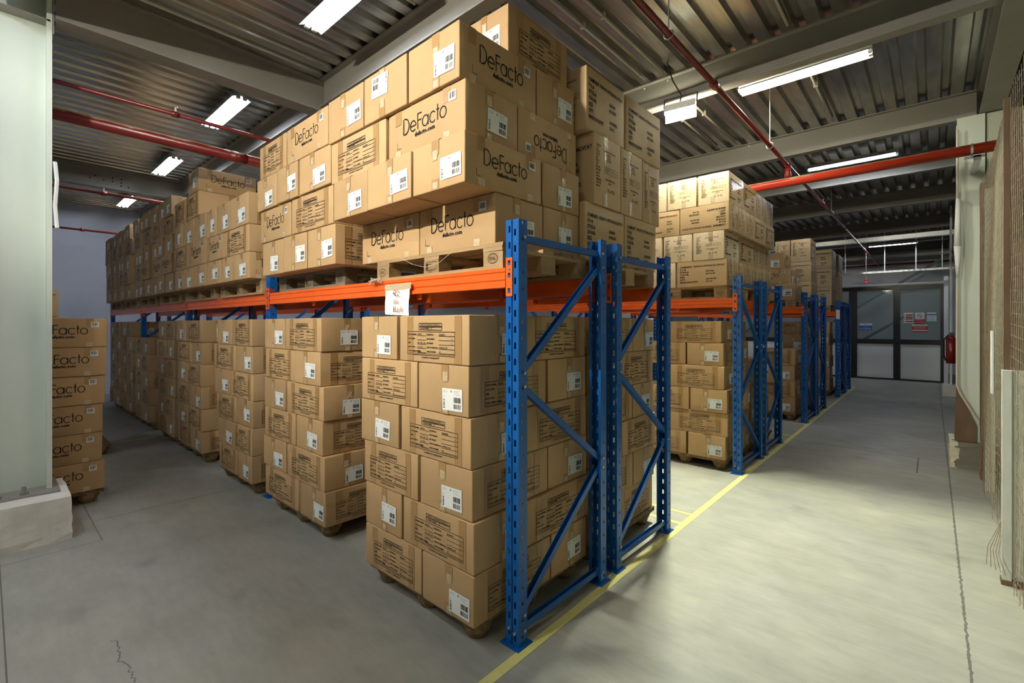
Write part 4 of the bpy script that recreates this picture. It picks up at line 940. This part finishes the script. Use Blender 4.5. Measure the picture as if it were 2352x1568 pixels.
build_stack([[2.09, 2.46, [[-2.3, -1.68, 10.25, 10.6, 'F'], [-2.3, -1.69, 10.61, 10.95, '>M']]], [2.46, 2.83, [[-2.3, -1.68, 10.25, 10.6, 'F'], [-2.3, -1.7, 10.61, 10.95, '>M']]], [2.83, 3.26, [[-2.29, -2.03, 10.25, 10.8, 'M'], [-2.02, -1.69, 10.25, 10.8, 'M']]]], 'F', 'beam load, sixth rack', G4)
build_stack([[2.09 + i * .43, 2.09 + (i + 1) * .43, [[-2.25, -1.72, 12.95, 13.25, 'F'], [-2.25, -1.73, 13.26, 13.6, '>M']]] for i in range(3)], 'F', 'beam load, seventh rack', G4)
build_stack([[2.09 + i * .43, 2.09 + (i + 1) * .43, [[-2.25, -1.72, 14.0, 14.4, '>M'], [-2.25, -1.73, 14.41, 14.75, '>M']]] for i in range(3)], 'F', 'beam load, eighth rack', G4)
# ------------------------------------------------------------------ logo cartons behind the plinth
for i in range(6):
    dx = (0, -.01, -.01, .0, .01, .015)[i]
    carton('G', -6.15 + dx, -5.75 + dx, .13, .75 + dx, .13 + i * .263, .13 + (i + 1) * .263, '>D', 'logo-printed carton, %s of the pile behind the white column plinth' % ('top' if i == 5 else ORD[i] + ' from below' if i else 'bottom'), 'logo cartons piled behind the plinth')
pallet('p', -8.3, .1, 0, 'pressed wood pallet hidden behind the logo carton pile')
for i in range(5): carton('G', -8.4, -7.8, .26, .66, .13 + i * .322, .13 + (i + 1) * .322, '>L', 'carton with white label, %s, pallet behind the logo carton pile' % ['bottom', 'second', 'third', 'fourth', 'fifth under the plain carton'][i], 'cartons on the pallet behind the logo pile')
carton('F', -8.4, -7.8, .2, .59, 1.742, 2.07, '>F', 'dull brown carton topmost on the pallet behind the logo pile', 'cartons on the pallet behind the logo pile')

# ------------------------------------------------------------------ paper note, rag, twine
t = empty('paper_note', (-2.595, 1.79, 1.80)); tag(t, 'white paper note with handwriting taped to the orange front beam', 'note')
m = MB(); n = 8
vs = []; fs = []
for i in range(n + 1):
    for j in range(n + 1): vs.append((-.135 + .27 * i / n + (.004 if j == 0 else 0), -.004 - .008 * math.sin(i * .9) * (1 - j / n) + (0 if j > 4 else -.004), -.083 + .166 * j / n - (.012 * i / n if j == 0 else 0)))
for i in range(n):
    for j in range(n): a = i * (n + 1) + j; fs.append((a, a + n + 1, a + n + 2, a + 1))
m.add(vs, fs, 'white'); m.obj('sheet', t, smooth=True)
f = Flat()
f.text('422', 0, .035, .058, 'marker', 'CENTER', sx=.8, d=.016); f.text('blo', .005, -.018, .05, 'marker', 'CENTER', sx=.9, d=.016); f.text('BLack', .02, -.068, .052, 'marker', 'CENTER', sx=.85, d=.016); f.mb.obj('handwriting', t)
MB().box(-.14, .15, -.006, -.004, .075, .115, 'clear').obj('tape_strip', t)
t = empty('rack_label', (-2.03, 6.416, 1.86)); tag(t, 'small pale blue rack label with code on an orange beam of the third rack', 'label')
MB().box(-.075, .075, -.004, 0, -.02, .03, 'white').obj('label_card', t); f = Flat(); f.text('B-4', 0, -.010, .045, 'signblue', 'CENTER', d=.006, bold=.001); f.mb.obj('printed_code', t)
t.location = (-1.98, 6.36, 1.80)
o = MB().box(-.035, .035, -.006, 0, -.21, 0, 'white').obj('paper_slip', loc=(-1.60, 12.895, 1.98)); tag(o, 'white paper slip hanging on the blue post of the seventh rack', 'paper')
r = random.Random(3); m = MB()
for i in range(26):
    a = Vector((r.uniform(-.05, .06), r.uniform(-.025, 0), r.uniform(0, .012))); m.path([tuple(a), tuple(a + Vector((r.uniform(-.02, .02), -.008, r.uniform(-.01, .012)))), tuple(a + Vector((r.uniform(-.04, .03), -.02, r.uniform(-.035, .0))))], .0022, 'twine', 4)
o = m.obj('frayed_twine', loc=(-2.84, 1.80, 1.95)); tag(o, 'clump of frayed pale twine caught between pallet and orange beam', 'twine')
o = MB().path([(-2.6, 1.82, 2.085), (-2.45, 1.80, 2.03), (-2.32, 1.80, 2.0), (-2.2, 1.81, 2.02), (-2.12, 1.815, 2.06), (-2.08, 1.82, 2.085)], .0012, 'twine', 4).obj('loose_string'); tag(o, 'thin loose string hanging in a loop from the stamped pallet', 'string')
print('cartons', COUNT['n'])
